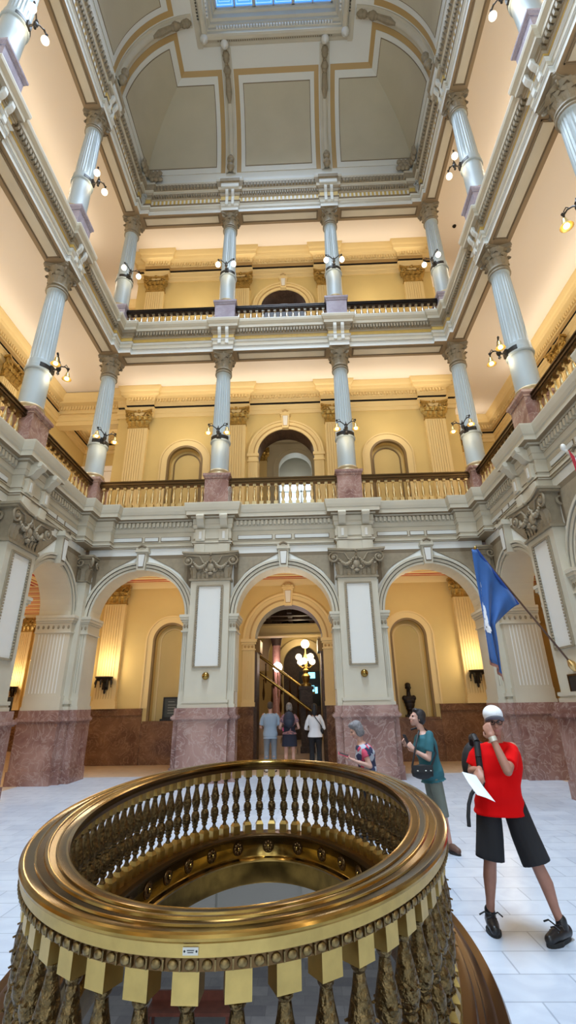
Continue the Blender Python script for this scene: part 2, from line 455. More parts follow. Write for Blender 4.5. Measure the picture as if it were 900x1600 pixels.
def fluted_panel(mb, x0, x1, y0, y1, z0, z1, nfl, mi=0, mi2=None):
    """pilaster shaft with reeds on its front (front at y0 < y1)"""
    mb.box(x0, x1, y0+.02, y1, z0, z1, mi)
    w = (x1-x0); m = w*.09; p = (w-2*m)/nfl
    e = .0015
    mb.box(x0+e, x0+m, y0, y0+.03, z0+e, z1-e, mi); mb.box(x1-m, x1-e, y0, y0+.03, z0+e, z1-e, mi)
    for k in range(nfl):
        a = x0+m+p*k
        mb.box(a+p*.3, a+p, y0, y0+.025, z0+.06, z1-.05, mi)
    mb.box(x0+m-e, x1-m+e, y0+.001, y0+.03, z0+e, z0+.06, mi); mb.box(x0+m-e, x1-m+e, y0+.001, y0+.03, z1-.05, z1-e, mi)
def dentils(mb, a, b, d0, d1, z0, z1, pitch=.115, fill=.55, mi=0):
    """row of blocks along plan segment a->b, projecting to the right of travel"""
    A, B = Vector(a), Vector(b); L = (B-A).length; t = (B-A)/L; nrm = Vector((t.y, -t.x))
    n = max(1, int(L/pitch)); p = L/n
    for k in range(n):
        s0 = A+t*(p*(k+.5-fill/2)); s1 = A+t*(p*(k+.5+fill/2))
        q = [s0+nrm*d0, s1+nrm*d0, s1+nrm*d1, s0+nrm*d1]
        mb.add([(v.x, v.y, z) for z in (z0, z1) for v in q], [(0,1,2,3),(4,5,6,7),(0,1,5,4),(1,2,6,5),(2,3,7,6),(3,0,4,7)], mi)

# atrium plan: column axes X=+-6, Y=13 and every 3.66 m towards the viewer
YS = [13.0, 9.34, 5.68, 2.02, -1.64, -5.3]
XS = [-6, -2, 2, 6]
YEND = -5.3
def perimeter(hw, e, ce):
    """plan path left side -> far side -> right side, breaking forward by e at every column (half width hw), ce = run of the break at the corners"""
    p = [(-6, YEND)]
    for y in (YS[4], YS[3], YS[2], YS[1]):
        p += [(-6, y-hw), (-6+e, y-hw), (-6+e, y+hw), (-6, y+hw)]
    p += [(-6, 13-ce), (-6+e, 13-ce), (-6+e, 13-e), (-6+ce, 13-e), (-6+ce, 13)]
    for x in (-2, 2):
        p += [(x-hw, 13), (x-hw, 13-e), (x+hw, 13-e), (x+hw, 13)]
    p += [(6-ce, 13), (6-ce, 13-e), (6-e, 13-e), (6-e, 13-ce), (6, 13-ce)]
    for y in (YS[1], YS[2], YS[3], YS[4]):
        p += [(6, y+hw), (6-e, y+hw), (6-e, y-hw), (6, y-hw)]
    return p + [(6, YEND)]
BAYS = [((-6, YS[i+1]), (-6, YS[i])) for i in range(4, -1, -1)] + [((XS[i], 13), (XS[i+1], 13)) for i in range(3)] + [((6, YS[i]), (6, YS[i+1])) for i in range(5)]
def bay_run(a, b, m0, m1):
    A, B = Vector(a), Vector(b); t = (B-A).normalized()
    return tuple(A+t*m0), tuple(B-t*m1)
def corner(p): return abs(abs(p[0])-6) < .01 and abs(p[1]-13) < .01
JE = .70   # half width of a pier including its jamb pilasters
PLACES = [('far', x, 0, (x, 13)) for x in (-2, 2)] + [('left', y, PI/2, (-6, y)) for y in YS[1:5]] + [('right', y, -PI/2, (6, y)) for y in YS[1:5]]
# ------------------------------------------------------------------ floor with the oval well
RCX, RCY, RA, RB, RROT = .05, 4.68, 1.32, 2.60, rad(1.7)
def ell(o, t):
    """point on the well's oval, offset o outward along the normal"""
    x, y = RA*cos(t), RB*sin(t)
    nx, ny = cos(t)/RA, sin(t)/RB; l = math.hypot(nx, ny)
    x += o*nx/l; y += o*ny/l
    return (RCX+x*cos(RROT)-y*sin(RROT), RCY+x*sin(RROT)+y*cos(RROT))
def holed_slab(x0, x1, y0, y1, z, o, n=96):
    mb = MB(); cs = [math.atan2(Y-RCY, X-RCX) % (2*PI) for X in (x0, x1) for Y in (y0, y1)]
    ins = [ell(o, 2*PI*i/n) for i in range(n)]
    an = [(math.atan2(p[1]-RCY, p[0]-RCX) % (2*PI), p) for p in ins]
    def onrect(a):
        dx, dy = cos(a), sin(a)
        t = min((x1-RCX)/dx if dx > 1e-9 else 1e9, (x0-RCX)/dx if dx < -1e-9 else 1e9, (y1-RCY)/dy if dy > 1e-9 else 1e9, (y0-RCY)/dy if dy < -1e-9 else 1e9)
        return (RCX+dx*t, RCY+dy*t)
    an.sort()
    m = len(an)
    for i in range(m):
        a, p = an[i]; b, q = an[(i+1) % m]
        bb = b if b > a else b+2*PI
        mids = [c for c in cs+[c+2*PI for c in cs] if a < c < bb]
        out = [onrect(a)]+[onrect(c) for c in sorted(mids)]+[onrect(b)]
        pts = [p]+out+[q]
        mb.add([(P[0], P[1], z) for P in pts], [tuple(range(len(pts)))])
    return mb
fb = holed_slab(-6.2, 6.2, -7, 13.6, 0, .02)
struct(fb.build('floor', FLOOR))
f2 = MB()
f2.box(-9.9, -6.2, -7, 17, -.36, 0); f2.box(6.2, 9.9, -7, 17, -.36, 0); f2.box(-6.2, 6.2, 13.6, 17, -.36, 0); f2.box(-7, 7, 17, 28, -.36, 0)
f2.box(-9.9, -6.9, 17, 19, -.36, 0); f2.box(-18, -9.9, 14.3, 22.2, -.36, 0); f2.box(-9.9, -9.6, 19, 22.2, -.36, 0); f2.box(6.9, 9.9, 17, 19, -.36, 0)
struct(f2.build('floor_ambulatory', FLOORW))
cl = holed_slab(-6.2, 6.2, -7, 13.6, -.36, .03)
struct(cl.build('ceiling_lower', CREAM))
# storey below, seen through the well
lw = MB(); lw.box(-8, 8, -7, 18, -4.9, -4.8); struct(lw.build('floor_lower', FLOORL))
lw = MB(); lw.box(-8, 8, 17, 17.2, -4.8, -.36); lw.box(-8, -7.8, -7, 17, -4.8, -.36); lw.box(7.8, 8, -7, 17, -4.8, -.36); lw.box(-7.8, 7.8, 13.6, 17, -.4, -.37); lw.box(-8, 8, -7.2, -7, -4.8, -.36)
for x in (-5.8, -2.6, .6, 3.8):
    lw.box(x-.35, x+.35, 16.6, 17, -4.8, -.4)
struct(lw.build('wall_lower', PALE))

# ------------------------------------------------------------------ ground storey: atrium arcade walls
ZS = 3.92
w = MB()
for uc, a, b in ((-4, -5.6, -2), (0, -2, 2), (4, 2, 5.6)):
    arch_wall(w, a, b, 0, 7.0, uc, 1.3, ZS, 12.7, 13.3, 0, 1)
struct(w.build('wall_far', [WALLP, CREAM]))
def side_wall(sx, name):
    w = MB()
    for i in range(4):
        y1, y0 = YS[i], YS[i+1]
        hi = y1-.72 if i == 0 else y1-JE
        uc = (hi+y0+JE)/2; r = (hi-y0-JE)/2
        arch_wall(w, y0, y1 if i else 12.7, 0, 7.0, uc, r, ZS, -.3, .5, 0, 1)
    ob = w.build(name, [WALLP, CREAM]); ob.location = (sx*6, 0, 0); ob.rotation_euler[2] = PI/2 if sx < 0 else -PI/2
    if sx > 0: # mirror the run so that u grows with Y
        for v in ob.data.vertices: v.co.x = -v.co.x
        ob.data.flip_normals()
    return struct(ob)
side_wall(-1, 'wall_left'); side_wall(1, 'wall_right')
# archivolts, keystones, spandrel panels
tn = [0]
def trim(mb, mats, loc=(0,0,0), rz=0, smooth=None):
    tn[0] += 1
    o = mb.build('trim_%d' % tn[0], mats, None, smooth); o.location = loc; o.rotation_euler[2] = rz
    return struct(o)
def archivolt(r):
    m = MB()
    arch_ring(m, 0, ZS, [(r, -.28), (r, -.34), (r+.06, -.34), (r+.06, -.28)], 36, mi=0)
    arch_ring(m, 0, ZS, [(r+.06, -.28), (r+.06, -.315), (r+.08, -.315), (r+.08, -.28)], 36, mi=2)
    arch_ring(m, 0, ZS, [(r+.08, -.28), (r+.08, -.36), (r+.15, -.37), (r+.15, -.28)], 36, mi=0)
    arch_ring(m, 0, ZS, [(r+.15, -.28), (r+.15, -.31), (r+.17, -.31), (r+.17, -.28)], 36, mi=2)
    arch_ring(m, 0, ZS, [(r+.17, -.28), (r+.17, -.40), (r+.23, -.40), (r+.23, -.28)], 36, mi=0)
    keystone(m, 0, ZS+r-.03, 5.84, .27, -.48, -.28, 0, 1, 2)
    for s in (-1, 1):   # sunk triangular spandrel panels
        R = r+.29; x1 = s*(r+.1)
        zt = 5.66
        pts = [(x1, zt)] + [(s*R*cos(a), ZS+R*sin(a)) for a in [rad(d) for d in (46, 50, 55, 60)]]
        pts = [p for p in pts if p[1] < zt-.02 or p == pts[0]]
        pts.append((s*math.sqrt(max(.01, R*R-(zt-ZS)**2)), zt))
        xe = math.sqrt(max(0, R*R-(r+.1)**2)); pts.insert(1, (x1, ZS+xe))
        pts = [pts[0], pts[1]] + [p for p in pts[2:] if abs(p[0]) < abs(x1)]
        m.prism(pts, 'y', -.312, -.29, 2)
        cx = sum(p[0] for p in pts)/len(pts); cz = sum(p[1] for p in pts)/len(pts)
        m.prism([(cx+(x-cx)*.74, cz+(z-cz)*.74) for x, z in pts], 'y', -.32, -.29, 3)
    return m
av = archivolt(1.3)
for x in (-4, 0, 4): trim(av, [CREAM, WHITE, GROOVE, STONE], (x, 13, 0), 0, SM)
for i in range(3):
    y1, y0 = YS[i], YS[i+1]; hi = y1-.72 if i == 0 else y1-JE
    uc = (hi+y0+JE)/2; r = (hi-y0-JE)/2
    a2 = archivolt(r)
    trim(a2, [CREAM, WHITE, GROOVE, STONE], (-6, uc, 0), PI/2, SM); trim(a2, [CREAM, WHITE, GROOVE, STONE], (6, uc, 0), -PI/2, SM)

# ------------------------------------------------------------------ ground storey piers (things)
def dado_part(x0, x1, yf, yb, parent, name='dado'):
    m = MB()
    m.box(x0-.03, x1+.03, yf-.03, yb, 0, .3)
    m.box(x0, x1, yf, yb, .3, 1.34)
    m.box(x0-.035, x1+.035, yf-.035, yb, 1.34, 1.37); m.box(x0-.06, x1+.06, yf-.06, yb, 1.37, 1.43); m.box(x0-.03, x1+.03, yf-.03, yb, 1.43, 1.46)
    m.box(x0, x1, yf, yb, 1.46, 1.62)
    return m
def make_pier(label):
    t = thing('arcade_pier', label, 'pier', (0, 0, 0), 0, 'tall arcade piers around the hall')
    d = dado_part(-.60, .60, -.70, -.05, t); d.merge(dado_part(-JE-.07, -.60, -.48, -.05, t)); d.merge(dado_part(.60, JE+.07, -.48, -.05, t))
    d.build('marble_dado', PINK, t)
    m = MB()
    m.box(-.58, .58, -.60, -.1, 1.62, 1.69); m.box(-.56, .56, -.58, -.1, 1.69, 1.73); m.box(-.58, .58, -.60, -.1, 1.73, 1.80)
    m.box(-.53, .53, -.55, -.1, 1.80, 4.86)
    m.build('shaft', CREAM, t)
    p = MB()
    x0, x1, z0, z1 = -.33, .33, 2.6, 4.66
    p.box(x0, x1, -.556, -.54, z0, z1, 1)
    for a, b, c, d_ in ((x0-.03, x1+.03, z1, z1+.04), (x0-.03, x1+.03, z0-.04, z0), (x0-.04, x0, z0, z1), (x1, x1+.04, z0, z1)):
        p.box(a, b, -.585, -.54, c, d_, 0)
    n = 34
    for k in range(n):
        z = z0+(z1-z0)*(k+.5)/n
        for x in (x0+.012, x1-.012): p.box(x-.018, x+.018, -.6, -.55, z-.02, z+.02, 0)
    p.build('sunk_panel', [STONE, WHITE], t)
    composite_relief(.53, .74, .55).build('capital', STONE, t, SM).location = (0, 0, 4.87)
    for s in (-1, 1):
        f = MB(); xa, xb = (.53, JE+.004) if s > 0 else (-JE-.004, -.53)
        f.box(xa, xb, -.45, -.2, 1.62, 1.95); f.box(min(xa, xb)-.0, max(xa, xb)+.03, -.47, -.2, 1.62, 1.70)
        fluted_panel(f, xa, xb, -.42, -.2, 1.95, 3.5, 3)
        # jamb face flutes (reveal)
        f.build('fluted_pilaster', CREAM, t)
        c = MB()
        e = s*(JE+.004)
        lo, hi_ = (.53, JE+.004) if s > 0 else (-JE-.004, -.53)
        for z0_, z1_, q in ((3.48, 3.52, .03), (3.52, 3.74, .0), (3.74, 3.79, .035), (3.79, 3.86, .07), (3.86, 3.93, .09)):
            c.box(lo-(q if s < 0 else 0), hi_+(q if s > 0 else 0), -.43-q, .35, z0_, z1_, 0)
        for k in range(2):
            c.ball((lo+.05+.08*k, -.435, 3.63), (.032, .02, .05), 8, 5, 1)
        for k in range(6):
            c.ball((e, -.36+.12*k, 3.63), (.02, .032, .05), 8, 5, 1)
        c.build('impost_block', [CREAM, STONE], t)
        j = MB()    # reveal lining seen through the arch
        xin = e
        for k in range(4):
            y = -.30+.15*k
            j.box(min(xin, xin+s*.012), max(xin, xin+s*.012), y, y+.10, 2.0, 3.45)
        j.build('reveal_reeds', CREAM, t)
    b = MB()
    # pier head inside the entablature zone: little pilasters, panels and consoles
    b.box(-.5, .5, -.60, -.3, 5.61, 5.86)
    for s in (-1, 1):
        b.box(s*.33-.13, s*.33+.13, -.64, -.3, 5.61, 5.86)
        b.box(s*.33-.13, s*.33+.13, -.66, -.3, 5.95, 6.28); b.box(s*.33-.035, s*.33+.035, -.675, -.6, 6.0, 6.22, 1)
        b.prism([(-.64, 6.34), (-.72, 6.4), (-.76, 6.48), (-.86, 6.55), (-.88, 6.64), (-.84, 6.69), (-.3, 6.69), (-.3, 6.34)], 'x', s*.33-.1, s*.33+.1, 0)
        b.tube([(s*.33-.11, -.82, 6.62), (s*.33+.11, -.82, 6.62)], .06, 10)
    b.build('pier_head', [CREAM, WHITE], t, SM)
    return t
WHERE = {('far', -2): 'between the left and middle arches of the far wall', ('far', 2): 'between the middle and right arches of the far wall',
         ('left', 9.34): 'on the left wall, standing next to the far corner', ('left', 5.68): 'on the left wall, second from the far corner',
         ('right', 9.34): 'on the right wall behind the flag pole', ('right', 5.68): 'on the right wall, second from the far corner'}
pier0 = None
for side, u, rz, (x, y) in PLACES:
    if (side, u) not in WHERE: continue
    lab = 'cream arcade pier ' + WHERE[(side, u)]
    if pier0 is None: pier0 = make_pier(lab); pier0.location = (x, y, 0)
    else: dup(pier0, (x, y, 0), rz, lab)
# corner piers
def make_corner(label):
    """two fluted half pilasters meeting at a recessed angle; local x to the right along the far wall, for the left corner"""
    t = thing('corner_pier', label, 'pier', (0, 0, 0), 0, 'clustered corner piers')
    d = MB()
    d.merge(dado_part(.35, .79, -.48, .34, t)); d.merge(dado_part(-.52, .48, -.79, -.35, t)); d.merge(dado_part(.2, .62, -.62, -.2, t))
    d.build('marble_dado', PINK, t)
    a = MB()
    a.box(.5, .75, -.45, .32, 1.62, 1.95); a.box(.5, .78, -.47, .33, 1.62, 1.70); fluted_panel(a, .5, .724, -.42, .31, 1.95, 3.5, 3); a.build('fluted_pilaster', CREAM, t)
    b = MB()
    b.box(-.5, .45, -.75, -.5, 1.62, 1.95); b.box(-.51, .47, -.78, -.5, 1.62, 1.70); fluted_panel(b, -.49, .42, -.724, -.5, 1.95, 3.5, 9)
    b.build('fluted_pilaster', CREAM, t)
    s = MB(); s.box(-.3, .56, -.56, .3, 1.62, 4.86); s.box(-.3, .6, -.6, .3, 1.62, 1.7); s.box(-.3, .6, -.6, .3, 1.76, 1.84); s.build('shaft', CREAM, t)
    for nm, (x0, x1, y0, y1) in (('impost_block', (.5, .726, -.422, .34)), ('impost_block', (-.52, .422, -.726, -.5))):
        c = MB()
        for z0_, z1_, q in ((3.48, 3.52, .03), (3.52, 3.74, .0), (3.74, 3.79, .035), (3.79, 3.86, .07), (3.86, 3.93, .09)):
            c.box(x0, x1+q, y0-q, y1, z0_, z1_, 0)
        n = 2 if x0 > 0 else 7
        for k in range(n): c.ball((x0+(x1-x0)*(k+.5)/n, y0-.005, 3.63), (.032, .02, .05), 8, 5, 1)
        c.build(nm, [CREAM, STONE], t)
    cp = MB(); h = .72
    for i, (e, z0_, z1_) in enumerate(((.02, 0, .05), (0, .05, .3), (.03, .3, .48), (.07, .48, .62), (.14, .62, .67), (.17, .67, .72))):
        cp.box(-.3, .58+e, -.58-e, .3, z0_, z1_)
    for k in range(3):
        leaf(cp, (.58, -.5+.3*k-.05, .04), (1, 0), .36, .22, .08); leaf(cp, (-.1+.3*k-.1, -.58, .04), (0, -1), .36, .22, .08)
    cp.tube(spiral((.74, -.4, .5), .13, 1.5, ((0,1,0),(0,0,1)), 1, 18, .2), .025, 6); cp.tube(spiral((.4, -.74, .5), .13, 1.5, ((1,0,0),(0,0,1)), -1, 18, .2), .025, 6)
    cp.tube(spiral((.68, -.68, .5), .14, 1.5, ((.7,-.7,0),(0,0,1)), 1, 18, .2), .03, 6)
    cp.build('capital', STONE, t, SM).location = (0, 0, 4.87)
    return t
c0 = make_corner('clustered cream corner pier at the left end of the far wall'); c0.location = (-6, 13, 0)
c1 = make_corner('clustered cream corner pier at the right end of the far wall, behind the red-shirted man'); c1.location = (6, 13, 0)
for ch in c1.children:
    me = ch.data
    for v in me.vertices: v.co.x = -v.co.x
    me.flip_normals()

# ------------------------------------------------------------------ entablature 1 (under the first gallery)
m = MB(); P1 = perimeter(.2, .25, .75)
prof = [(-.1, 5.86), (.33, 5.86), (.33, 5.90), (.37, 5.90), (.37, 5.94), (.31, 5.96), (.31, 6.03), (.335, 6.03), (.335, 6.22), (.31, 6.22), (.31, 6.33), (.34, 6.34), (.36, 6.40), (.36, 6.46), (.37, 6.46), (.37, 6.62), (.43, 6.64), (.43, 6.69), (.54, 6.69), (.54, 6.80), (.56, 6.82), (.58, 6.90), (.60, 7.02), (.60, 7.05), (-.1, 7.05)]
mz = [0]*len(prof); mz[15] = 4; mz[13] = 4
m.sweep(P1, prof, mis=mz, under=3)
for a, b in BAYS:
    ma = 1.0 if corner(a) else .62; mb_ = 1.0 if corner(b) else .62
    p, q = bay_run(a, b, ma, mb_)
    dentils(m, p, q, .36, .45, 6.48, 6.61, .115, .55, 0)
    A, B = Vector(p), Vector(q); L = (B-A).length; t = (B-A)/L; nn = Vector((t.y, -t.x))
    for s0, s1 in ((.03, .38), (.42, .58), (.62, .97)):   # raised strips in the frieze
        for e, dd, mi in ((.02, .343, 1), (0, .36, 2)):
            pa = A+t*(L*s0-e); pb = A+t*(L*s1+e)
            qs = [pa+nn*.3, pb+nn*.3, pb+nn*dd, pa+nn*dd]
            z0, z1 = (6.075-e, 6.175+e)
            m.add([(v.x, v.y, z) for z in (z0, z1) for v in qs], [(0,1,2,3),(4,5,6,7),(0,1,5,4),(1,2,6,5),(2,3,7,6),(3,0,4,7)], mi)
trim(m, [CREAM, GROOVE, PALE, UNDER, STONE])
# gallery floors + ceilings (U-shaped)
def ushape(name, mt, z0, z1, inn, out=9.7, back=16.3, side_ok=True):
    m = MB()
    m.box(-out, -6-inn, YEND, 13+inn, z0, z1); m.box(6+inn, out, YEND, 13+inn, z0, z1); m.box(-out, out, 13+inn, back, z0, z1)
    m.box(-out, -6.9, back, 19, z0, z1); m.box(6.9, out, back, 19, z0, z1)
    return struct(m.build(name, mt))
ushape('floor_gallery_middle', FLOORW, 6.99, 7.06, .1)
m = MB()
m.box(-9.7, -6.5, YEND, 16.3, 5.75, 5.85, 1); m.box(6.5, 9.7, YEND, 16.3, 5.75, 5.85, 1); m.box(-6.5, 6.5, 13.31, 16.3, 5.75, 5.85, 0)
m.box(-9.7, -6.9, 16.3, 19, 5.75, 5.85, 0); m.box(-18, -9.7, 14.3, 22.2, 5.75, 5.85, 0); m.box(-9.7, -9.6, 19, 22.2, 5.75, 5.85, 0); m.box(6.9, 9.7, 16.3, 19, 5.75, 5.85, 0)
struct(m.build('ceiling_ground', [STRY, STRX]))
ushape('ceiling_gallery_middle', CEIL, 14.0, 14.06, .0)
ushape('floor_gallery_upper', FLOORW, 14.07, 14.16, .1)
ushape('ceiling_gallery_upper', CEIL, 22.0, 22.1, -.2)

# entablatures 2 and 3
def entab2():
    m = MB(); P = perimeter(.06, .1, .5)
    pr = [(-.3, 12.98), (.28, 12.98), (.28, 13.14), (.31, 13.15), (.31, 13.17), (.30, 13.17), (.30, 13.34), (.33, 13.36), (.35, 13.40), (.35, 13.42),
          (.30, 13.43), (.30, 13.60), (.33, 13.62), (.33, 13.66), (.35, 13.66), (.35, 13.82), (.39, 13.84), (.44, 13.86), (.44, 13.98), (.46, 14.0), (.50, 14.08), (.51, 14.17), (.51, 14.20), (-.3, 14.20)]
    mis = [6]*len(pr); mis[1] = mis[2] = mis[6] = mis[7] = mis[20] = mis[21] = mis[22] = 0; mis[10] = 1; mis[3] = mis[8] = 2; mis[14] = 3; mis[17] = mis[18] = mis[19] = mis[20] = 5; mis[5] = 5
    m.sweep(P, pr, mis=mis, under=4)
    for a, b in BAYS:
        p, q = bay_run(a, b, .8 if corner(a) else .36, .8 if corner(b) else .36)
        dentils(m, p, q, .34, .43, 13.68, 13.81, .1, .55, 3)
        # sunk soffit panel frame
        p, q = bay_run(a, b, .46, .46); A, B = Vector(p), Vector(q); t = (B-A).normalized(); nn = Vector((t.y, -t.x))
        LL = (B-A).length; a0, a1 = A+t*.05, A+t*(LL-.05); qs = [a0-nn*.13, a1-nn*.13, a1+nn*.13, a0+nn*.13]
        m.add([(v.x, v.y, z) for z in (12.965, 12.99) for v in qs], [(0,1,2,3),(4,5,6,7),(0,1,5,4),(1,2,6,5),(2,3,7,6),(3,0,4,7)], 5)
        for s0, s1, d0, d1 in ((0, None, -.19, -.165), (0, None, .165, .19), (0, .025, -.19, .19), (-.025, None, -.19, .19)):
            L = (B-A).length; a0 = A+t*(L+s0 if s0 < 0 else 0); a1 = A+t*(L if s1 is None else s1)
            qs = [a0+nn*d0, a1+nn*d0, a1+nn*d1, a0+nn*d1]
            m.add([(v.x, v.y, z) for z in (12.955, 12.99) for v in qs], [(0,1,2,3),(4,5,6,7),(0,1,5,4),(1,2,6,5),(2,3,7,6),(3,0,4,7)], 2)
    for side, u, rz, (x, y) in PLACES:
        M = Matrix.Translation((x, y, 0)) @ Matrix.Rotation(rz, 4, 'Z'); k = MB()
        for s in (-.13, .13):
            k.prism([(-.38, 13.18), (-.44, 13.22), (-.44, 13.55), (-.5, 13.62), (-.53, 13.72), (-.53, 13.84), (-.3, 13.84), (-.3, 13.18)], 'x', s-.055, s+.055, 0)
        m.merge(k, M)
    return m
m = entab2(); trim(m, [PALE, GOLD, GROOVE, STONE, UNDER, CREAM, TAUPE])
def entab3():
    m = MB(); P = perimeter(.06, .08, .42)
    pr = [(-.3, 20.05), (.28, 20.05), (.28, 20.22), (.31, 20.23), (.31, 20.25), (.30, 20.25), (.30, 20.44), (.34, 20.47), (.36, 20.54), (.31, 20.56), (.31, 20.84), (.34, 20.87), (.35, 20.90), (.35, 21.06), (.38, 21.08),
          (.42, 21.10), (.42, 21.22), (.44, 21.24), (.50, 21.50), (.50, 21.62), (.42, 21.66), (.42, 21.9), (-.3, 21.9)]
    mis = [7]*len(pr); mis[1] = mis[2] = mis[6] = mis[7] = mis[20] = mis[21] = 0; mis[9] = 1; mis[3] = mis[7] = 2; mis[17] = 3; mis[12] = 3; mis[15] = mis[16] = mis[18] = mis[19] = 6; mis[5] = 6
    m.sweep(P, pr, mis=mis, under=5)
    for a, b in BAYS:
        p, q = bay_run(a, b, .72 if corner(a) else .3, .72 if corner(b) else .3)
        dentils(m, p, q, .34, .42, 20.91, 21.05, .1, .55, 3)
        dentils(m, p, q, .43, .53, 21.28, 21.48, .13, .6, 3)
        dentils(m, p, q, .30, .33, 20.6, 20.8, .16, .45, 4)
        p, q = bay_run(a, b, .46, .46); A, B = Vector(p), Vector(q); t = (B-A).normalized(); nn = Vector((t.y, -t.x)); L = (B-A).length
        a0, a1 = A+t*.05, A+t*(L-.05); qs = [a0-nn*.13, a1-nn*.13, a1+nn*.13, a0+nn*.13]
        m.add([(v.x, v.y, z) for z in (20.035, 20.06) for v in qs], [(0,1,2,3),(4,5,6,7),(0,1,5,4),(1,2,6,5),(2,3,7,6),(3,0,4,7)], 6)
        for s0, s1, d0, d1 in ((0, L, -.19, -.165), (0, L, .165, .19), (0, .025, -.19, .19), (L-.025, L, -.19, .19)):
            a0 = A+t*s0; a1 = A+t*s1
            qs = [a0+nn*d0, a1+nn*d0, a1+nn*d1, a0+nn*d1]
            m.add([(v.x, v.y, z) for z in (20.025, 20.06) for v in qs], [(0,1,2,3),(4,5,6,7),(0,1,5,4),(1,2,6,5),(2,3,7,6),(3,0,4,7)], 2)
    for side, u, rz, (x, y) in PLACES:
        M = Matrix.Translation((x, y, 0)) @ Matrix.Rotation(rz, 4, 'Z'); k = MB()
        for s in (-.12, .12):
            k.prism([(-.38, 20.28), (-.44, 20.32), (-.44, 20.75), (-.5, 20.85), (-.53, 20.95), (-.53, 21.08), (-.3, 21.08), (-.3, 20.28)], 'x', s-.055, s+.055, 0)
        k.box(-.36, .36, -.56, -.3, 21.2, 21.45, 0); k.box(-.4, .4, -.62, -.3, 21.45, 21.62, 3)
        m.merge(k, M)
    for s in (-1, 1):   # corner brackets under the crown
        k = MB()
        for q in (0, 1):
            k.ball((0, 0, 0), (.12, .12, .3), 10, 8, 0); k.tube(spiral((0, -.1, .2), .13, 1.3, ((1,0,0),(0,0,1)), 1, 14, .25), .03, 6, 0)
        m.merge(k, Matrix.Translation((s*5.58, 12.58, 20.75)) @ Matrix.Rotation(-s*PI/4, 4, 'Z'))
    return m
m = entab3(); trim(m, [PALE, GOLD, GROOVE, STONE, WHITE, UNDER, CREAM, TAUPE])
# ------------------------------------------------------------------ gallery columns
def make_column(label, H0, ped_h, ring_z, sh_top, cap_top, ped_mat, group):
    """origin on the gallery floor; heights relative to it"""
    t = thing('gallery_column', label, 'column', (0, 0, H0), 0, group)
    p = MB(); q = .36
    p.box(-q-.03, q+.03, -q-.03, q+.03, -.06, .10); p.box(-q, q, -q, q, .10, ped_h-.16)
    p.box(-q-.02, q+.02, -q-.02, q+.02, ped_h-.16, ped_h-.12); p.frustum(-q-.02, q+.02, -q-.02, q+.02, ped_h-.12, -q-.06, q+.06, -q-.06, q+.06, ped_h-.07); p.box(-q-.06, q+.06, -q-.06, q+.06, ped_h-.07, ped_h)
    p.build('pedestal', ped_mat, t)
    b = MB(); z = ped_h
    b.lathe([(.36, z), (.37, z+.03), (.36, z+.07), (.31, z+.09), (.30, z+.12), (.33, z+.14), (.34, z+.17), (.32, z+.2), (.30, z+.22)], 28)
    b.build('base', BRASSC, t, SM)
    d = MB(); d.lathe([(.292, z+.22), (.29, z+.3), (.288, ring_z-.08), (.287, ring_z)], 32); d.build('drum', COLP, t, SM)
    r = MB(); r.lathe([(.29, ring_z-.08), (.32, ring_z-.06), (.33, ring_z-.02), (.31, ring_z), (.31, ring_z+.09), (.30, ring_z+.1), (.30, ring_z+.24), (.28, ring_z+.26)], 32); r.build('band', COLP, t, SM)
    s = MB(); z0, z1 = ring_z+.26, sh_top
    s.lathe([(.272, z0), (.272, z0+.06)] + [(.272-.04*(i/6)**1.5, z0+.06+(z1-z0-.12)*i/6) for i in range(7)] + [(.235, z1-.03), (.25, z1)], 48, flute=.016, fl=(z0+.05, z1-.05))
    s.build('fluted_shaft', COLP, t, rad(25))
    c = link('capital', CAPME, t, (0, 0, sh_top)); c.scale = (1, 1, (cap_top-sh_top)/.85)
    return t
CAPM = mat('capital_paint', (.30,.25,.17), .6, var=.2, vscale=12)
BRASSC = mat('gilded_base', (.60,.50,.32), .35, .5)
CAPME = corinthian(.235, .85).mesh('capital', [CAPM], SM)
spots = []
for nm, x, y, rz in (('at the far left corner', -6, 13, 0), ('left of the middle bay in the far row', -2, 13, 0), ('right of the middle bay in the far row', 2, 13, 0), ('at the far right corner', 6, 13, 0),
                     ('in the left row next to the far corner', -6, 9.34, PI/2), ('in the right row next to the far corner', 6, 9.34, -PI/2), ('in the left row, second from the far corner', -6, 5.68, PI/2), ('in the right row, second from the far corner', 6, 5.68, -PI/2)):
    spots.append((nm, x, y, rz))
for lvl, (H0, args, pm, word) in enumerate(((7.05, (1.15, 2.45, 5.08, 5.93), PINK, 'middle gallery column'), (14.2, (1.0, 2.5, 5.02, 5.85), PINKP, 'top gallery column'))):
    first = None
    for nm, x, y, rz in spots:
        lab = 'fluted ' + word + ' ' + nm
        if first is None: first = make_column(lab, H0, *args, pm, ['middle gallery columns', 'top gallery columns'][lvl]); first.location = (x, y, H0)
        else: dup(first, (x, y, H0), rz, lab)
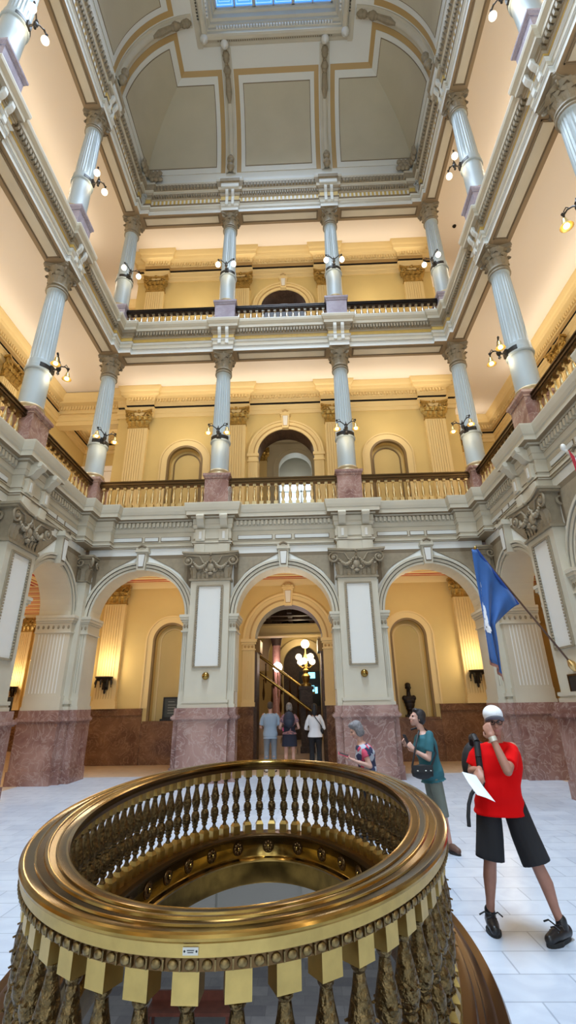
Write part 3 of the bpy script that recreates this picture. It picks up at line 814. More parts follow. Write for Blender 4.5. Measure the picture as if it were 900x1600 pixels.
# ------------------------------------------------------------------ balustrades
PEWTER = mat('pale_bronze', (.55,.50,.40), .35, 1)
def bal_prof(h):
    return [(.052,0),(.052,h*.16),(.03,h*.18),(.026,h*.24),(.045,h*.33),(.056,h*.45),(.05,h*.55),(.03,h*.68),(.02,h*.78),(.028,h*.82),(.028,h*.85),(.02,h*.87),(.045,h*.9),(.045,h)]
def baluster_mesh(h):
    m = MB(); m.box(-.058, .058, -.058, .058, 0, h*.17)
    m.lathe(bal_prof(h)[2:-2], 12); m.box(-.045, .045, -.045, .045, h*.89, h)
    return m.mesh('baluster', [BALB if h > .7 else PEWTER], SM)
def balustrade(label, a, b, H0, hb, z0, zr, group, n, rail_m):
    A, B = Vector(a), Vector(b); L = (B-A).length; mid = (A+B)/2
    rz = math.atan2(B.y-A.y, B.x-A.x)
    t = thing('gallery_balustrade', label, 'balustrade', (mid.x, mid.y, H0), rz, group)
    hl = L/2-.36
    m = MB(); m.box(-hl, hl, -.2, -.0, 0, z0); m.build('marble_curb', PINK if H0 < 10 else PINKP, t)
    m = MB(); m.box(-hl, hl, -.19, .01, z0+hb, z0+hb+.04); m.box(-hl, hl, -.215, .035, z0+hb+.04, z0+hb+.07); m.box(-hl, hl, -.2, .02, z0+hb+.07, zr-.05); m.box(-hl, hl, -.225, .045, zr-.05, zr-.02); m.box(-hl, hl, -.2, .02, zr-.02, zr); m.build('handrail', rail_m, t)
    me = BALME[round(hb, 3)]
    for k in range(n):
        link('baluster', me, t, (-hl+2*hl*(k+.5)/n, -.1, z0))
    return t
BALME = {.71: baluster_mesh(.71), .67: baluster_mesh(.67)}
RAILD = mat('black_bronze_rail', (.05,.04,.035), .3, .8)
RAILM = mat('aged_brass_rail', (.13,.08,.035), .3, .9)
bz = [('left bay of the far side', (-6, 13), (-2, 13), 15), ('middle bay of the far side', (-2, 13), (2, 13), 15), ('right bay of the far side', (2, 13), (6, 13), 15)]
bs = [('left side nearest the far corner', (-6, 9.34), (-6, 13), 13), ('left side, second bay from the far corner', (-6, 5.68), (-6, 9.34), 13), ('right side nearest the far corner', (6, 13), (6, 9.34), 13), ('right side, second bay from the far corner', (6, 9.34), (6, 5.68), 13)]
for nm, a, b, n in bz+bs: balustrade('brass balustrade of the middle gallery, ' + nm, a, b, 7.05, .71, .17, 1.06, 'middle gallery balustrades', n, RAILM)
for nm, a, b, n in bz: balustrade('brass balustrade of the top gallery, ' + nm, a, b, 14.2, .67, .08, .9, 'top gallery balustrades', n, RAILD)
# ------------------------------------------------------------------ column sconces
LAMPW = mat('warm_bulb', (1,.85,.55), .4, emit=(1,.72,.32), estr=9)
LAMPC = mat('frosted_globe', (1,.95,.85), .3, emit=(1,.88,.68), estr=3.2)
SHADE = mat('amber_shade', (.55,.38,.12), .3, .5)
def make_sconce(label, kind, loc, rz, group):
    t = thing('column_sconce', label, 'wall lamp', loc, rz, group)
    m = MB(); m.lathe([(.312, -.07), (.33, -.05), (.33, .06), (.312, .08)], 28, a0=-PI*.82, a1=-PI*.18); m.box(-.07, .07, -.37, -.3, -.1, .1); m.build('bracket_plate', IRON, t, SM)
    m = MB(); m.tube([(0,-.36,0), (0,-.44,.02), (0,-.5,.1)], .022, 8); m.lathe([(.02,-.12),(.05,-.06),(.06,.0),(.03,.06),(.045,.1),(.02,.16),(.0,.24)], 12, (0,-.5,.06)); m.lathe([(.0,-.2),(.04,-.15),(.02,-.1)], 10, (0,-.5,.04)); m.build('finial', IRON, t, SM)
    for s in (-1, 1):
        m = MB(); pts = [(0,-.5,.08), (s*.08,-.53,.18), (s*.18,-.56,.24), (s*.26,-.58,.22), (s*.29,-.58,.14)]
        m.tube(pts, .016, 7); m.tube([(s*.14,-.54,.22), (s*.2,-.55,.33), (s*.26,-.57,.3), (s*.24,-.56,.24)], .01, 6); m.lathe([(.0,.3),(.03,.26),(.012,.2)], 8, (s*.29,-.58,.02)); a = m.build('arm', IRON, t, SM)
        if kind == 'bell':
            m = MB(); m.lathe([(.025,.13),(.04,.12),(.05,.06),(.075,-.02),(.11,-.07),(.118,-.075),(.108,-.065),(.07,-.015),(.04,.06),(.02,.1)], 16, (s*.29,-.58,.02)); m.build('shade', SHADE, t, SM)
            m = MB(); m.ball((s*.29,-.58,-.03), (.055,.055,.05), 10, 8); m.build('bulb', LAMPW, t, SM)
        else:
            m = MB(); m.ball((s*.29,-.58,.02), (.095,.095,.105), 14, 10); m.lathe([(.05,.1),(.035,.13),(.02,.16)], 10, (s*.29,-.58,0)); m.build('globe', LAMPC, t, SM)
    return t
first = {}
for kind, z, lv in (('bell', 7.05+2.5, 'middle'), ('globe', 14.2+2.55, 'top')):
    for nm, x, y, rz in spots:
        if abs(y-13) < .1 and abs(x) > 3: rz = PI/4 if x < 0 else -PI/4
        lab = ('double bell lamp' if kind == 'bell' else 'double globe lamp') + ' on %s gallery column ' % lv + nm
        if kind not in first: first[kind] = make_sconce(lab, kind, (x, y, z), rz, lv + ' gallery column lamps')
        else: dup(first[kind], (x, y, z), rz, lab)
# ------------------------------------------------------------------ inner walls of the ambulatories
def back_wall():
    w = MB()
    for uc in (-4, 4):
        arch_wall(w, -6.9 if uc < 0 else 2.1, -2.1 if uc < 0 else 6.9, 0, 5.76, uc, .56, 3.72, 0, .4, 0, 0, 1.22)
        w.box(uc-.7, uc+.7, .38, .5, 1, 4.6, 0)
    arch_wall(w, -2.1, 2.1, 0, 5.76, 0, 1.14, 3.72, 0, .8, 0, 1)
    w.box(-6.9, -2.1, .4, .8, 0, 5.76, 0); w.box(2.1, 6.9, .4, .8, 0, 5.76, 0)
    return w
o = back_wall().build('wall_far_ground', [WALL, DARKB]); o.location = (0, 16.2, 0); struct(o)
m = MB()
for a, b in ((-6.95, -4.75), (-3.25, -1.16), (1.16, 3.25), (4.75, 6.95)):
    m.box(a, b, -.06, .02, 0, .28); m.box(a, b, -.05, .02, .28, 1.42); m.box(a, b, -.09, .02, 1.42, 1.62)
for uc in (-4, 4):
    m.box(uc-.75, uc+.75, -.03, .02, 0, 1.18, 0); m.box(uc-.72, uc+.72, -.05, .38, 1.18, 1.24, 0)
trim(m, [BROWN], (0, 16.2, 0))
m = MB()
for uc in (-4, 4):
    arch_ring(m, uc, 3.72, [(.60, 0), (.60, -.03), (.8, -.03), (.8, 0)], 28, drop=2.1, mi=0)
    arch_ring(m, uc, 3.72, [(.8, 0), (.8, -.06), (.85, -.06), (.85, 0)], 28, drop=2.1, mi=0)
    arch_ring(m, uc, 3.72, [(.54, .1), (.54, -.035), (.61, -.035), (.61, .1)], 28, drop=2.48, mi=3)
    arch_ring(m, uc, 3.72, [(.42, .38), (.42, .34), (.47, .34), (.47, .38)], 28, drop=2.48, mi=0)
arch_ring(m, 0, 3.72, [(1.14, 0), (1.14, -.06), (1.28, -.06), (1.28, 0)], 36, mi=0)
arch_ring(m, 0, 3.72, [(1.28, 0), (1.28, -.09), (1.33, -.09), (1.33, 0)], 36, mi=1)
arch_ring(m, 0, 3.72, [(1.33, 0), (1.33, -.07), (1.46, -.07), (1.46, 0)], 36, mi=0)
arch_ring(m, 0, 3.72, [(1.46, 0), (1.46, -.12), (1.54, -.12), (1.54, 0)], 36, mi=0)
keystone(m, 0, 4.82, 5.52, .3, -.18, 0, 0, 2, 1)
m.sweep([(-6.9, 0), (6.9, 0)], [(0, 5.54), (.03, 5.56), (.05, 5.62), (.12, 5.72), (.12, 5.76), (0, 5.76)], mi=0)
trim(m, [WALLT, OCHRE, WHITE, mat('niche_dark_moulding', (.20,.13,.05), .5)], (0, 16.2, 0), 0, SM)
def gallery_wall(z0, z1, zs, r, nz, nr, sill, name, niches=True):
    w = MB()
    if niches:
        for uc in (-4, 4):
            arch_wall(w, -6.9 if uc < 0 else 2.1, -2.1 if uc < 0 else 6.9, z0, z1, uc, nr, nz, 0, .4, 0, 0, sill)
            w.box(uc-nr-.2, uc+nr+.2, .38, .5, sill-.2, nz+nr+.2, 0)
    w.box(-6.9, -2.1, .4 if niches else 0, .8, z0, z1, 0); w.box(2.1, 6.9, .4 if niches else 0, .8, z0, z1, 0)
    arch_wall(w, -2.1, 2.1, z0, z1, 0, r, zs, 0, .8, 0, 1)
    o = w.build(name, [WALL, DARKB]); o.location = (0, 16.2, 0); return struct(o)
gallery_wall(7.05, 14, 10.84, 1.12, 10.62, .66, 8.15, 'wall_far_middle')
gallery_wall(14.16, 22, 18.5, 1.05, 0, 0, 0, 'wall_far_upper', False)
m = MB()
for uc in (-4, 4):
    arch_ring(m, uc, 10.62, [(.70, 0), (.70, -.04), (.94, -.04), (.94, 0)], 28, drop=2.4, mi=0)
    arch_ring(m, uc, 10.62, [(.94, 0), (.94, -.07), (1.0, -.07), (1.0, 0)], 28, drop=2.4, mi=0)
    arch_ring(m, uc, 10.62, [(.63, .1), (.63, -.05), (.71, -.05), (.71, .1)], 28, drop=2.4, mi=3)
    arch_ring(m, uc, 10.62, [(.5, .38), (.5, .34), (.55, .34), (.55, .38)], 28, drop=2.4, mi=3)
    arch_ring(m, uc, 10.62, [(.94, -.02), (.94, -.045), (.955, -.075), (.955, -.02)], 28, drop=2.4, mi=1)
for zs, r in ((10.84, 1.12), (18.5, 1.05)):
    arch_ring(m, 0, zs, [(r, 0), (r, -.06), (r+.12, -.06), (r+.12, 0)], 36, mi=0)
    arch_ring(m, 0, zs, [(r+.12, 0), (r+.12, -.09), (r+.16, -.09), (r+.16, 0)], 36, mi=1)
    arch_ring(m, 0, zs, [(r+.16, 0), (r+.16, -.07), (r+.3, -.07), (r+.3, 0)], 36, mi=0)
    arch_ring(m, 0, zs, [(r+.3, 0), (r+.3, -.12), (r+.37, -.12), (r+.37, 0)], 36, mi=0)
    keystone(m, 0, zs+r-.02, zs+r+.72, .3, -.18, 0, 0, 2, 1)
    for s in (-1, 1):
        x0, x1 = (r, r+.36) if s > 0 else (-r-.36, -r)
        fluted_panel(m, x0, x1, -.06, 0, zs-3.5, zs-.35, 5, 0); m.box(x0-.04, x1+.04, -.1, 0, zs-.35, zs-.3, 0); m.box(x0, x1, -.08, 0, zs-.3, zs-.12, 0); m.box(x0-.05, x1+.05, -.12, 0, zs-.12, zs, 0)
NICHEB = mat('niche_bronze_moulding', (.20,.13,.05), .5)
trim(m, [WALLT, OCHRE, WHITE, NICHEB], (0, 16.2, 0), 0, SM)
# door jamb pilasters on the ground storey
m = MB()
for s in (-1, 1):
    x0, x1 = (1.14, 1.54) if s > 0 else (-1.54, -1.14)
    m.box(x0-.02, x1+.02, -.1, 0, 1.62, 1.75, 0); fluted_panel(m, x0, x1, -.07, 0, 1.75, 3.36, 5, 0)
    for z0, z1, q in ((3.36, 3.4, .03), (3.4, 3.55, 0), (3.55, 3.62, .04), (3.62, 3.72, .07)): m.box(x0-q, x1+q, -.08-q, 0, z0, z1, 0)
    for k in range(3): m.ball((x0+.08+.12*k, -.085, 3.475), (.04,.02,.045), 8, 5, 1)
trim(m, [WALLT, OCHRE], (0, 16.2, 0), 0, SM)
m = MB()   # dark bronze-topped marble shafts lining the doorway
for s in (-1, 1):
    m.box(s*1.16-.1 if s > 0 else s*1.16-.02, s*1.16+.02 if s > 0 else s*1.16+.1, -.02, .84, 0, 3.3, 0)
    m.box(s*1.1-.14, s*1.1+.14, -.02, .84, 3.3, 3.7, 1)
trim(m, [DARKB, BRONZED], (0, 16.2, 0))

# gallery cornices over the inner walls
def inner_cornice(zt, zb, path_breaks=True, mats=None):
    """zt = top (ceiling) ; zb = bottom of the architrave"""
    h = zt-zb
    return [(0, zb), (.05, zb), (.05, zb+.13*h), (.08, zb+.14*h), (.08, zb+.26*h), (.11, zb+.28*h), (.11, zb+.31*h), (.02, zb+.31*h), (.02, zb+.40*h), (.08, zb+.40*h), (.08, zb+.52*h), (.1, zb+.54*h), (.1, zb+.66*h), (.18, zb+.68*h), (.28, zb+.70*h), (.28, zb+.82*h), (.32, zb+.86*h), (.38, zb+.97*h), (.38, zt), (0, zt)]
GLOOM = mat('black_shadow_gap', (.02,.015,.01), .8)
def cornice_run(path, zt, zb, dent=True):
    m = MB(); pr = inner_cornice(zt, zb); h = zt-zb
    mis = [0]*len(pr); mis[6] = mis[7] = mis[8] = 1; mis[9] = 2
    m.sweep(path, pr, mis=mis)
    for a, b in zip(path[:-1], path[1:]):
        if (Vector(a)-Vector(b)).length > .8: dentils(m, a, b, .08, .16, zb+.55*h, zb+.65*h, .12, .55, 0)
    return m
def far_path(X, brk=.14, hws=((-6, .5), (-2, .45), (2, .45), (6, .5))):
    p = [(-6.9, 19), (-6.9, 16.2)]
    for x, hw in hws:
        p += [(x-hw, 16.2), (x-hw, 16.2-brk), (x+hw, 16.2-brk), (x+hw, 16.2)]
    return p + [(6.9, 16.2), (6.9, 19)]
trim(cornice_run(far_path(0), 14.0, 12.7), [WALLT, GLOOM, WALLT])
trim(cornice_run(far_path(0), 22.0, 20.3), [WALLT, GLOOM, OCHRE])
# corner recess walls and side walls
m = MB()
for s in (-1, 1):
    for z0, z1 in ((0, 5.76), (7.05, 14), (14.16, 22)):
        m.box(min(s*6.9, s*7.05), max(s*6.9, s*7.05), 17, 19, z0, z1) if False else m.box(min(s*6.75, s*6.899), max(s*6.75, s*6.899), 17.0, 19.0, z0, z1)
        m.box(min(s*6.75, s*9.6), max(s*6.75, s*9.6), 19, 19.2, z0, z1)
        m.box(min(s*9.6, s*9.9), max(s*9.6, s*9.9), YEND, 14.3 if (s < 0 and z0 == 0) else 19.2, z0, z1)
struct(m.build('wall_outer', WALL))
m = MB()
for s in (-1, 1):
    x0, x1 = min(s*9.54, s*9.62), max(s*9.54, s*9.62)
    ye = 14.3 if s < 0 else 19
    m.box(x0, x1, YEND, ye, 0, 1.42); m.box(min(s*9.5, s*9.62), max(s*9.5, s*9.62), YEND, ye, 1.42, 1.62)
    m.box(min(s*6.9, s*9.6), max(s*6.9, s*9.6), 18.92, 19, 0, 1.42); m.box(min(s*6.9, s*9.6), max(s*6.9, s*9.6), 18.9, 19, 1.42, 1.62)
    m.box(min(s*6.86, s*6.95), max(s*6.86, s*6.95), 16.15, 19, 0, 1.62)
trim(m, [BROWN])
for zt, zb in ((14, 12.7), (22, 20.3)):
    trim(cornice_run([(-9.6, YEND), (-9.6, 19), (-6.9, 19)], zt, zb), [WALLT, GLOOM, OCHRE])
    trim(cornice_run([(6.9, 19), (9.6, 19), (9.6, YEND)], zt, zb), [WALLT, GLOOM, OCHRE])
m = MB(); m.sweep([(-9.6, YEND), (-9.6, 14.3)], [(0, 5.4), (.05, 5.4), (.05, 5.52), (.12, 5.6), (.2, 5.72), (.2, 5.76), (0, 5.76)]); m.sweep([(-9.6, 19), (-6.9, 19)], [(0, 5.4), (.05, 5.4), (.05, 5.52), (.12, 5.6), (.2, 5.72), (.2, 5.76), (0, 5.76)]); m.sweep([(6.9, 19), (9.6, 19), (9.6, YEND)], [(0, 5.4), (.05, 5.4), (.05, 5.52), (.12, 5.6), (.2, 5.72), (.2, 5.76), (0, 5.76)])
trim(m, [WALLT])
# beam over the left corner opening of the middle gallery
m = MB(); pr = inner_cornice(13.95, 12.55); mis = [0]*len(pr); mis[6] = mis[7] = mis[8] = 1; mis[9] = 2
m.sweep([(-9.6, 16.35), (-6.9, 16.35)], [(-.35, 12.55)] + pr[1:-1] + [(-.35, 13.95)], mi=0); dentils(m, (-9.6, 16.35), (-6.9, 16.35), .08, .16, 13.27, 13.42, .12, .55, 0)
trim(m, [WALLT, GLOOM, OCHRE])
m = MB(); m.box(-9.6, -7.9, 18.7, 19, 7.05, 11.6, 0); m.box(-9.7, -7.8, 18.6, 19, 11.6, 11.85, 0); trim(m, [CEIL])
# ------------------------------------------------------------------ inner wall pilasters
def make_pilaster(label, z0, zc, zt, hw, group, lit=False):
    """origin at wall face, z=0; base z0, capital zc..zt"""
    t = thing('wall_pilaster', label, 'pilaster', (0, 0, 0), 0, group)
    s = MB(); s.box(-hw-.05, hw+.05, -.2, 0, z0, z0+.14); s.box(-hw-.03, hw+.03, -.18, 0, z0+.14, z0+.24)
    fluted_panel(s, -hw, hw, -.15, 0, z0+.24, zc, 7); s.build('fluted_shaft', WALLT, t)
    c = pilaster_capital(hw, zt-zc, .15).build('capital', GCAP, t, SM); c.location = (0, 0, zc)
    return t
GCAP = mat('gilt_capital', (.55,.36,.10), .38, .65, var=.45, vscale=14)
pil = {}
def put_pil(key, args, lab, loc, rz=0):
    if key not in pil:
        pil[key] = make_pilaster(lab, *args); pil[key].location = loc; pil[key].rotation_euler[2] = rz
    else: dup(pil[key], loc, rz, lab)
GP = (1.62, 4.98, 5.62, .36, 'ground floor wall pilasters')
put_pil('g', GP, 'gilt-topped pilaster seen through the left arch of the far wall', (-6.0, 16.2, 0))
put_pil('g', GP, 'gilt-topped pilaster seen through the right arch, left of the blue flag', (6.0, 16.2, 0))
for s, nm in ((-1, 'left'), (1, 'right')):
    put_pil('g', GP, 'gilt-topped pilaster on the outer %s wall, level with the first pier from the far corner' % nm, (s*9.6, 9.34+1.2, 0), -s*PI/2)
    put_pil('g', GP, 'gilt-topped pilaster on the outer %s wall, level with the corner pier' % nm, (s*9.6, 13.0, 0), -s*PI/2)
    if s > 0: put_pil('g', GP, 'gilt-topped pilaster on the outer right wall near the far recess', (s*9.6, 16.6, 0), -s*PI/2)
    else: put_pil('g', GP, 'gilt-topped pilaster in the side wing seen through the left side arch', (-12.5, 22, 0))
MP = (7.05, 12.15, 12.95, .40, 'middle gallery wall pilasters'); UP = (14.16, 19.6, 20.5, .42, 'top gallery wall pilasters')
for key, A, lv, zz in (('m', MP, 'middle', 0), ('u', UP, 'top', 0)):
    for x, nm in ((-6, 'left end'), (-2, 'left side of the middle opening'), (2, 'right side of the middle opening'), (6, 'right end')):
        put_pil(key, A, 'gilt pilaster on the far wall of the %s gallery, %s' % (lv, nm), (x, 16.2, 0))
    for s, nm in ((-1, 'left'), (1, 'right')):
        if key == 'm':
            put_pil(key, A, 'gilt pilaster on the outer wall of the %s gallery, %s side near the far corner' % (lv, nm), (s*9.6, 13.0, 0), -s*PI/2)
            put_pil(key, A, 'gilt pilaster on the outer wall of the %s gallery, %s side, second from far corner' % (lv, nm), (s*9.6, 9.34, 0), -s*PI/2)
    put_pil(key, A, 'gilt pilaster in the far right recess of the %s gallery' % lv, (8.35, 19, 0))
# small niche arch in the corner recesses of the middle gallery
m = MB()
for s in (-1, 1):
    for zs, r in ((10.4, .5),):
        k = MB(); arch_ring(k, 0, zs, [(r, 0), (r, -.05), (r+.3, -.05), (r+.3, 0)], 24, drop=2.5, mi=0)
        n = 20; pts = [(r*cos(PI*i/n), zs+r*sin(PI*i/n)) for i in range(n+1)]+[(-r, zs-2.5), (r, zs-2.5)]; k.prism(pts, 'y', -.01, 0, 1)
        m.merge(k, Matrix.Translation((s*6.9, 17.7, 0)) @ Matrix.Rotation(s*PI/2, 4, 'Z')) 
trim(m, [WALLT, BROWN])

# side wing beyond the left corner of the ground storey
m = MB(); m.box(-18, -9.6, 22, 22.2, 0, 5.76); m.box(-18.2, -18, 14.3, 22.2, 0, 5.76); m.box(-18, -9.9, 14.1, 14.3, 0, 5.76); m.box(-9.6, -9.4, 19.2, 22, 0, 5.76); struct(m.build('wall_side_wing', WALL))
m = MB(); m.box(-18, -9.6, 21.92, 22, 0, 1.42); m.box(-18, -9.6, 21.88, 22, 1.42, 1.62); trim(m, [BROWN])
m = MB(); m.sweep([(-18, 22), (-9.6, 22)], [(0, 5.3), (.05, 5.3), (.05, 5.5), (.12, 5.6), (.2, 5.72), (.2, 5.76), (0, 5.76)]); trim(m, [WALLT])
dup(first['bell'], (-11.55, 22.3, 3.75), 0, 'double bell lamp on the wall of the side wing, seen through the left arch', 'side wing lamps')
# ------------------------------------------------------------------ cove vault and skylight
VX, VY, VR, VZ, VH = 3.0, 10.0, 2.6, 21.9, 4.3
def vs(face, s, th, off=0):
    c, q = cos(th), sin(th); nx, nz = c/VR, q/VH; l = math.hypot(nx, nz); nx /= l; nz /= l
    r = VR*c - off*nx; z = VZ+VH*q - off*nz
    if face == 'far': return (s, VY+r, z)
    return (-(VX+r), s, z) if face == 'left' else (VX+r, s, z)
def lim(face, th, off):
    """mitre coordinate at the groin"""
    c, q = cos(th), sin(th); nx = c/VR; l = math.hypot(nx, q/VH)
    r = VR*c - off*nx/l
    return VX+r if face == 'far' else VY+r
def vpatch(mb, face, s0, s1, t0, t1, off, mi, n=18, m=6, skirt=True):
    """s0/s1 may be 'g-' or 'g+' (the groin)"""
    rows = []
    for i in range(n+1):
        th = t0+(t1-t0)*i/n; L = lim(face, th, off)
        a = -L if s0 == 'g-' else (min(s0, L) if s0 != 'g+' else L); b = L if s1 == 'g+' else s1
        rows.append([(a+(b-a)*j/m, th) for j in range(m+1)])
    mb.grid([[vs(face, s, t, off) for s, t in r] for r in rows], mi)
    if skirt:
        o2 = off-.05
        for loop in ([r[0] for r in rows] if s0 not in ('g-', 'g+') else None, [r[-1] for r in rows] if s1 not in ('g-', 'g+') else None, rows[0], rows[-1]):
            if loop: mb.grid([[vs(face, s, t, off) for s, t in loop], [vs(face, s, t, o2) for s, t in loop]], mi)
D = rad
m = MB()
vpatch(m, 'far', 'g-', 'g+', 0, D(90), 0, 0, 24, 16, False)
for f in ('left', 'right'): vpatch(m, f, YEND, 'g+', 0, D(90), 0, 0, 24, 12, False)
RS = [9.34, 5.68, 2.02, -1.64]
def cell(f, s0, s1, e0, e1):
    """nested ochre / white / grey field; e = which ends carry the border"""
    for k, (ins, tb, tt, off, mi) in enumerate(((0, 5, 72, .012, 1), (.19, 5, 68, .03, 0), (.36, 9, 63, .04, 3), (.385, 9.5, 62.3, .05, 2))):
        vpatch(m, f, s0+ins if e0 else s0, s1-ins if e1 else s1, D(tb), D(tt), off, mi)
cell('far', -1.76, 1.76, 1, 1)
cell('far', 2.24, 'g+', 1, 0)
for k, (ins, tb, tt, off, mi) in enumerate(((0, 5, 72, .012, 1), (.19, 5, 68, .03, 0), (.36, 9, 63, .04, 3), (.385, 9.5, 62.3, .05, 2))):
    vpatch(m, 'far', 'g-', -2.24-ins, D(tb), D(tt), off, mi)
for f in ('left', 'right'):
    cell(f, 9.34+.24, 'g+', 1, 0)
    for i in range(3): cell(f, RS[i+1]+.24, RS[i]-.24, 1, 1)
struct(m.build('ceiling_vault', [VWHITE, OCHRE, VAULT, GROOVE], None, SM))
# moulded ribs
def rib(f, s):
    m = MB(); rows = []
    for i in range(22):
        th = D(4+82*i/21); row = []
        for ds, o in ((-.2, .0), (-.2, .05), (-.12, .05), (-.1, .08), (-.06, .13), (0, .15), (.06, .13), (.1, .08), (.12, .05), (.2, .05), (.2, 0)):
            row.append(vs(f, s+ds, th, o))
        rows.append(row)
    m.grid(rows, 0)
    for th0, th1 in ((5, 14), (68, 84)):   # cast ornaments at foot and head
        for i in range(7):
            th = D(th0+(th1-th0)*i/6); p = vs(f, s, th, .17); q = .11+.05*sin(i*1.7)
            m.ball(p, (q, q, .16), 8, 6, 1)
    a, b, c = vs(f, s, D(66), .16), vs(f, s, D(56), .16), vs(f, s, D(50), .14)
    m.tube([a, b, c], [.1, .13, .05], 8, 1)
    return m
m = MB()
for s in (-2, 2): m.merge(rib('far', s))
for f in ('left', 'right'):
    for s in RS: m.merge(rib(f, s))
trim(m, [CREAM, STONE], smooth=SM)
m = MB()
for sx in (-1, 1):   # foliate clumps at the corner springing
    for k in range(9):
        t_ = k/8; m.ball((sx*(5.35-.45*t_), 12.42, 22.0+.22*sin(k*2.1)), (.12, .09, .12), 7, 5); m.ball((sx*5.42, 12.35-.5*t_, 22.0+.2*cos(k*1.9)), (.09, .12, .12), 7, 5)
trim(m, [STONE], smooth=SM)
# skylight
SX, SY0, SY1 = 2.3, -1.9, 9.35
rect = [(-SX, SY0), (-SX, SY1), (SX, SY1), (SX, SY0)]
m = MB()
pr = [(0, 27.05), (-.03, 26.9), (-.1, 26.86), (-.12, 26.6), (-.2, 26.56), (-.22, 26.42), (-.3, 26.38), (-.3, 26.22), (-.34, 26.2), (-.36, 26.05), (-.42, 26.0), (-.52, 26.0), (-.54, 26.08), (-.58, 26.1), (-.58, 26.24), (-.66, 26.26), (-.66, 26.16), (-.95, 26.22), (-.95, 27.2), (0, 27.2)]
mis = [0]*len(pr); mis[13] = 2
m.sweep(rect, pr, closed=True, mis=mis)
for a, b in zip(rect, rect[1:]+rect[:1]):
    dentils(m, a, b, -.3, -.24, 26.24, 26.36, .11, .55, 1); dentils(m, a, b, -.66, -.6, 26.17, 26.24, .09, .5, 2)
trim(m, [CREAM, WHITE, STONE])
m = MB(); m.box(-3.0, 3.0, 10, 10.3, 26.21, 27.19); m.box(-3.3, -3.0, YEND, 10.3, 26.21, 27.19); m.box(3.0, 3.3, YEND, 10.3, 26.21, 27.19)
m.box(-3.3, 3.3, YEND, SY0-.9, 26.18, 27.2)
m.box(-3.1, -2.9, YEND, 10.2, 26.17, 26.22); m.box(2.9, 3.1, YEND, 10.2, 26.17, 26.22); m.box(-2.9, 2.9, 9.9, 10.1, 26.172, 26.222)
struct(m.build('ceiling_crown', CREAM))
m = MB()
for p in [(-2.78, 9.83), (2.78, 9.83), (-2.0, 10.02), (2.0, 10.02)]:   # turned pendants
    m.lathe([(0, -.42), (.03, -.38), (.02, -.32), (.1, -.26), (.16, -.15), (.15, -.05), (.08, .02), (.11, .06), (.17, .1), (.17, .2)], 16, (p[0], p[1], 26.12))
trim(m, [WHITE], smooth=SM)
GLASS = mat('blue_skylight_glass', (.1,.35,.8), .3, emit=(.09,.36,.95), estr=1.0)
GLINE = mat('etched_line', (.6,.8,1), .4, emit=(.25,.58,1.0), estr=1.0)
MUL = mat('mullion_paint', (.45,.48,.5), .5)
win = bpy.data.objects.new('window_1', None); C.objects.link(win); win['kind'] = 'structure'
fr = MB(); gl = MB(); ln = MB()
nx, ny = 6, 15; dx = 2*SX/nx; dy = (SY1-SY0)/ny
gl.box(-SX, SX, SY0, SY1, 27.06, 27.09)
for i in range(nx+1): fr.box(-SX+dx*i-(.06 if i % 2 == 0 else .025), -SX+dx*i+(.06 if i % 2 == 0 else .025), SY0, SY1, 26.98, 27.06)
for j in range(ny+1): fr.box(-SX, SX, SY0+dy*j-.03, SY0+dy*j+.03, 26.98, 27.06)
for i in range(nx):
    for j in range(ny):
        cx, cy = -SX+dx*(i+.5), SY0+dy*(j+.5)
        for q in (.8, .55, .3):
            for a, b, c, d_ in ((-1, 1, -1, -.93), (-1, 1, .93, 1), (-1, -.93, -1, 1), (.93, 1, -1, 1)):
                ln.box(cx+a*q*dx/2, cx+b*q*dx/2, cy+c*q*dy/2, cy+d_*q*dy/2, 27.045, 27.06)
for nm, b_, mt in (('window_pane', gl, GLASS), ('window_frame', fr, MUL), ('window_tracery', ln, GLINE)):
    o = b_.build(nm, mt, win); o['kind'] = 'structure'
# made-up glowing windows behind the viewer, added to light the arcade
added_win = bpy.data.objects.new('added_light_window', None); C.objects.link(added_win); added_win['kind'] = 'structure'
ADDED_GLOW = mat('added_window_glow', (.8,.9,1), .3, emit=(.72,.86,1), estr=3.0)
gl = MB(); fr = MB()
for x in (-4, 0, 4):
    gl.box(x-1.1, x+1.1, YEND+.02, YEND+.04, 8.2, 12.4); gl.box(x-1.1, x+1.1, YEND+.02, YEND+.04, 1.2, 4.8)
    for z0, z1 in ((8.2, 12.4), (1.2, 4.8)):
        for k in range(4): fr.box(x-1.15+.7*k+.03, x-1.05+.7*k+.03, YEND, YEND+.12, z0-.1, z1+.1)
        for k in range(5): fr.box(x-1.15, x+1.15, YEND, YEND+.1, z0+(z1-z0)*k/4-.04, z0+(z1-z0)*k/4+.04)
o = gl.build('window_pane', ADDED_GLOW, added_win); o['kind'] = 'structure'; o = fr.build('window_frame', PALE, added_win); o['kind'] = 'structure'
# end wall of the hall behind the viewer
m = MB(); m.box(-9.9, 9.9, YEND-.2, YEND, 0, 27); struct(m.build('wall_near', CREAM))
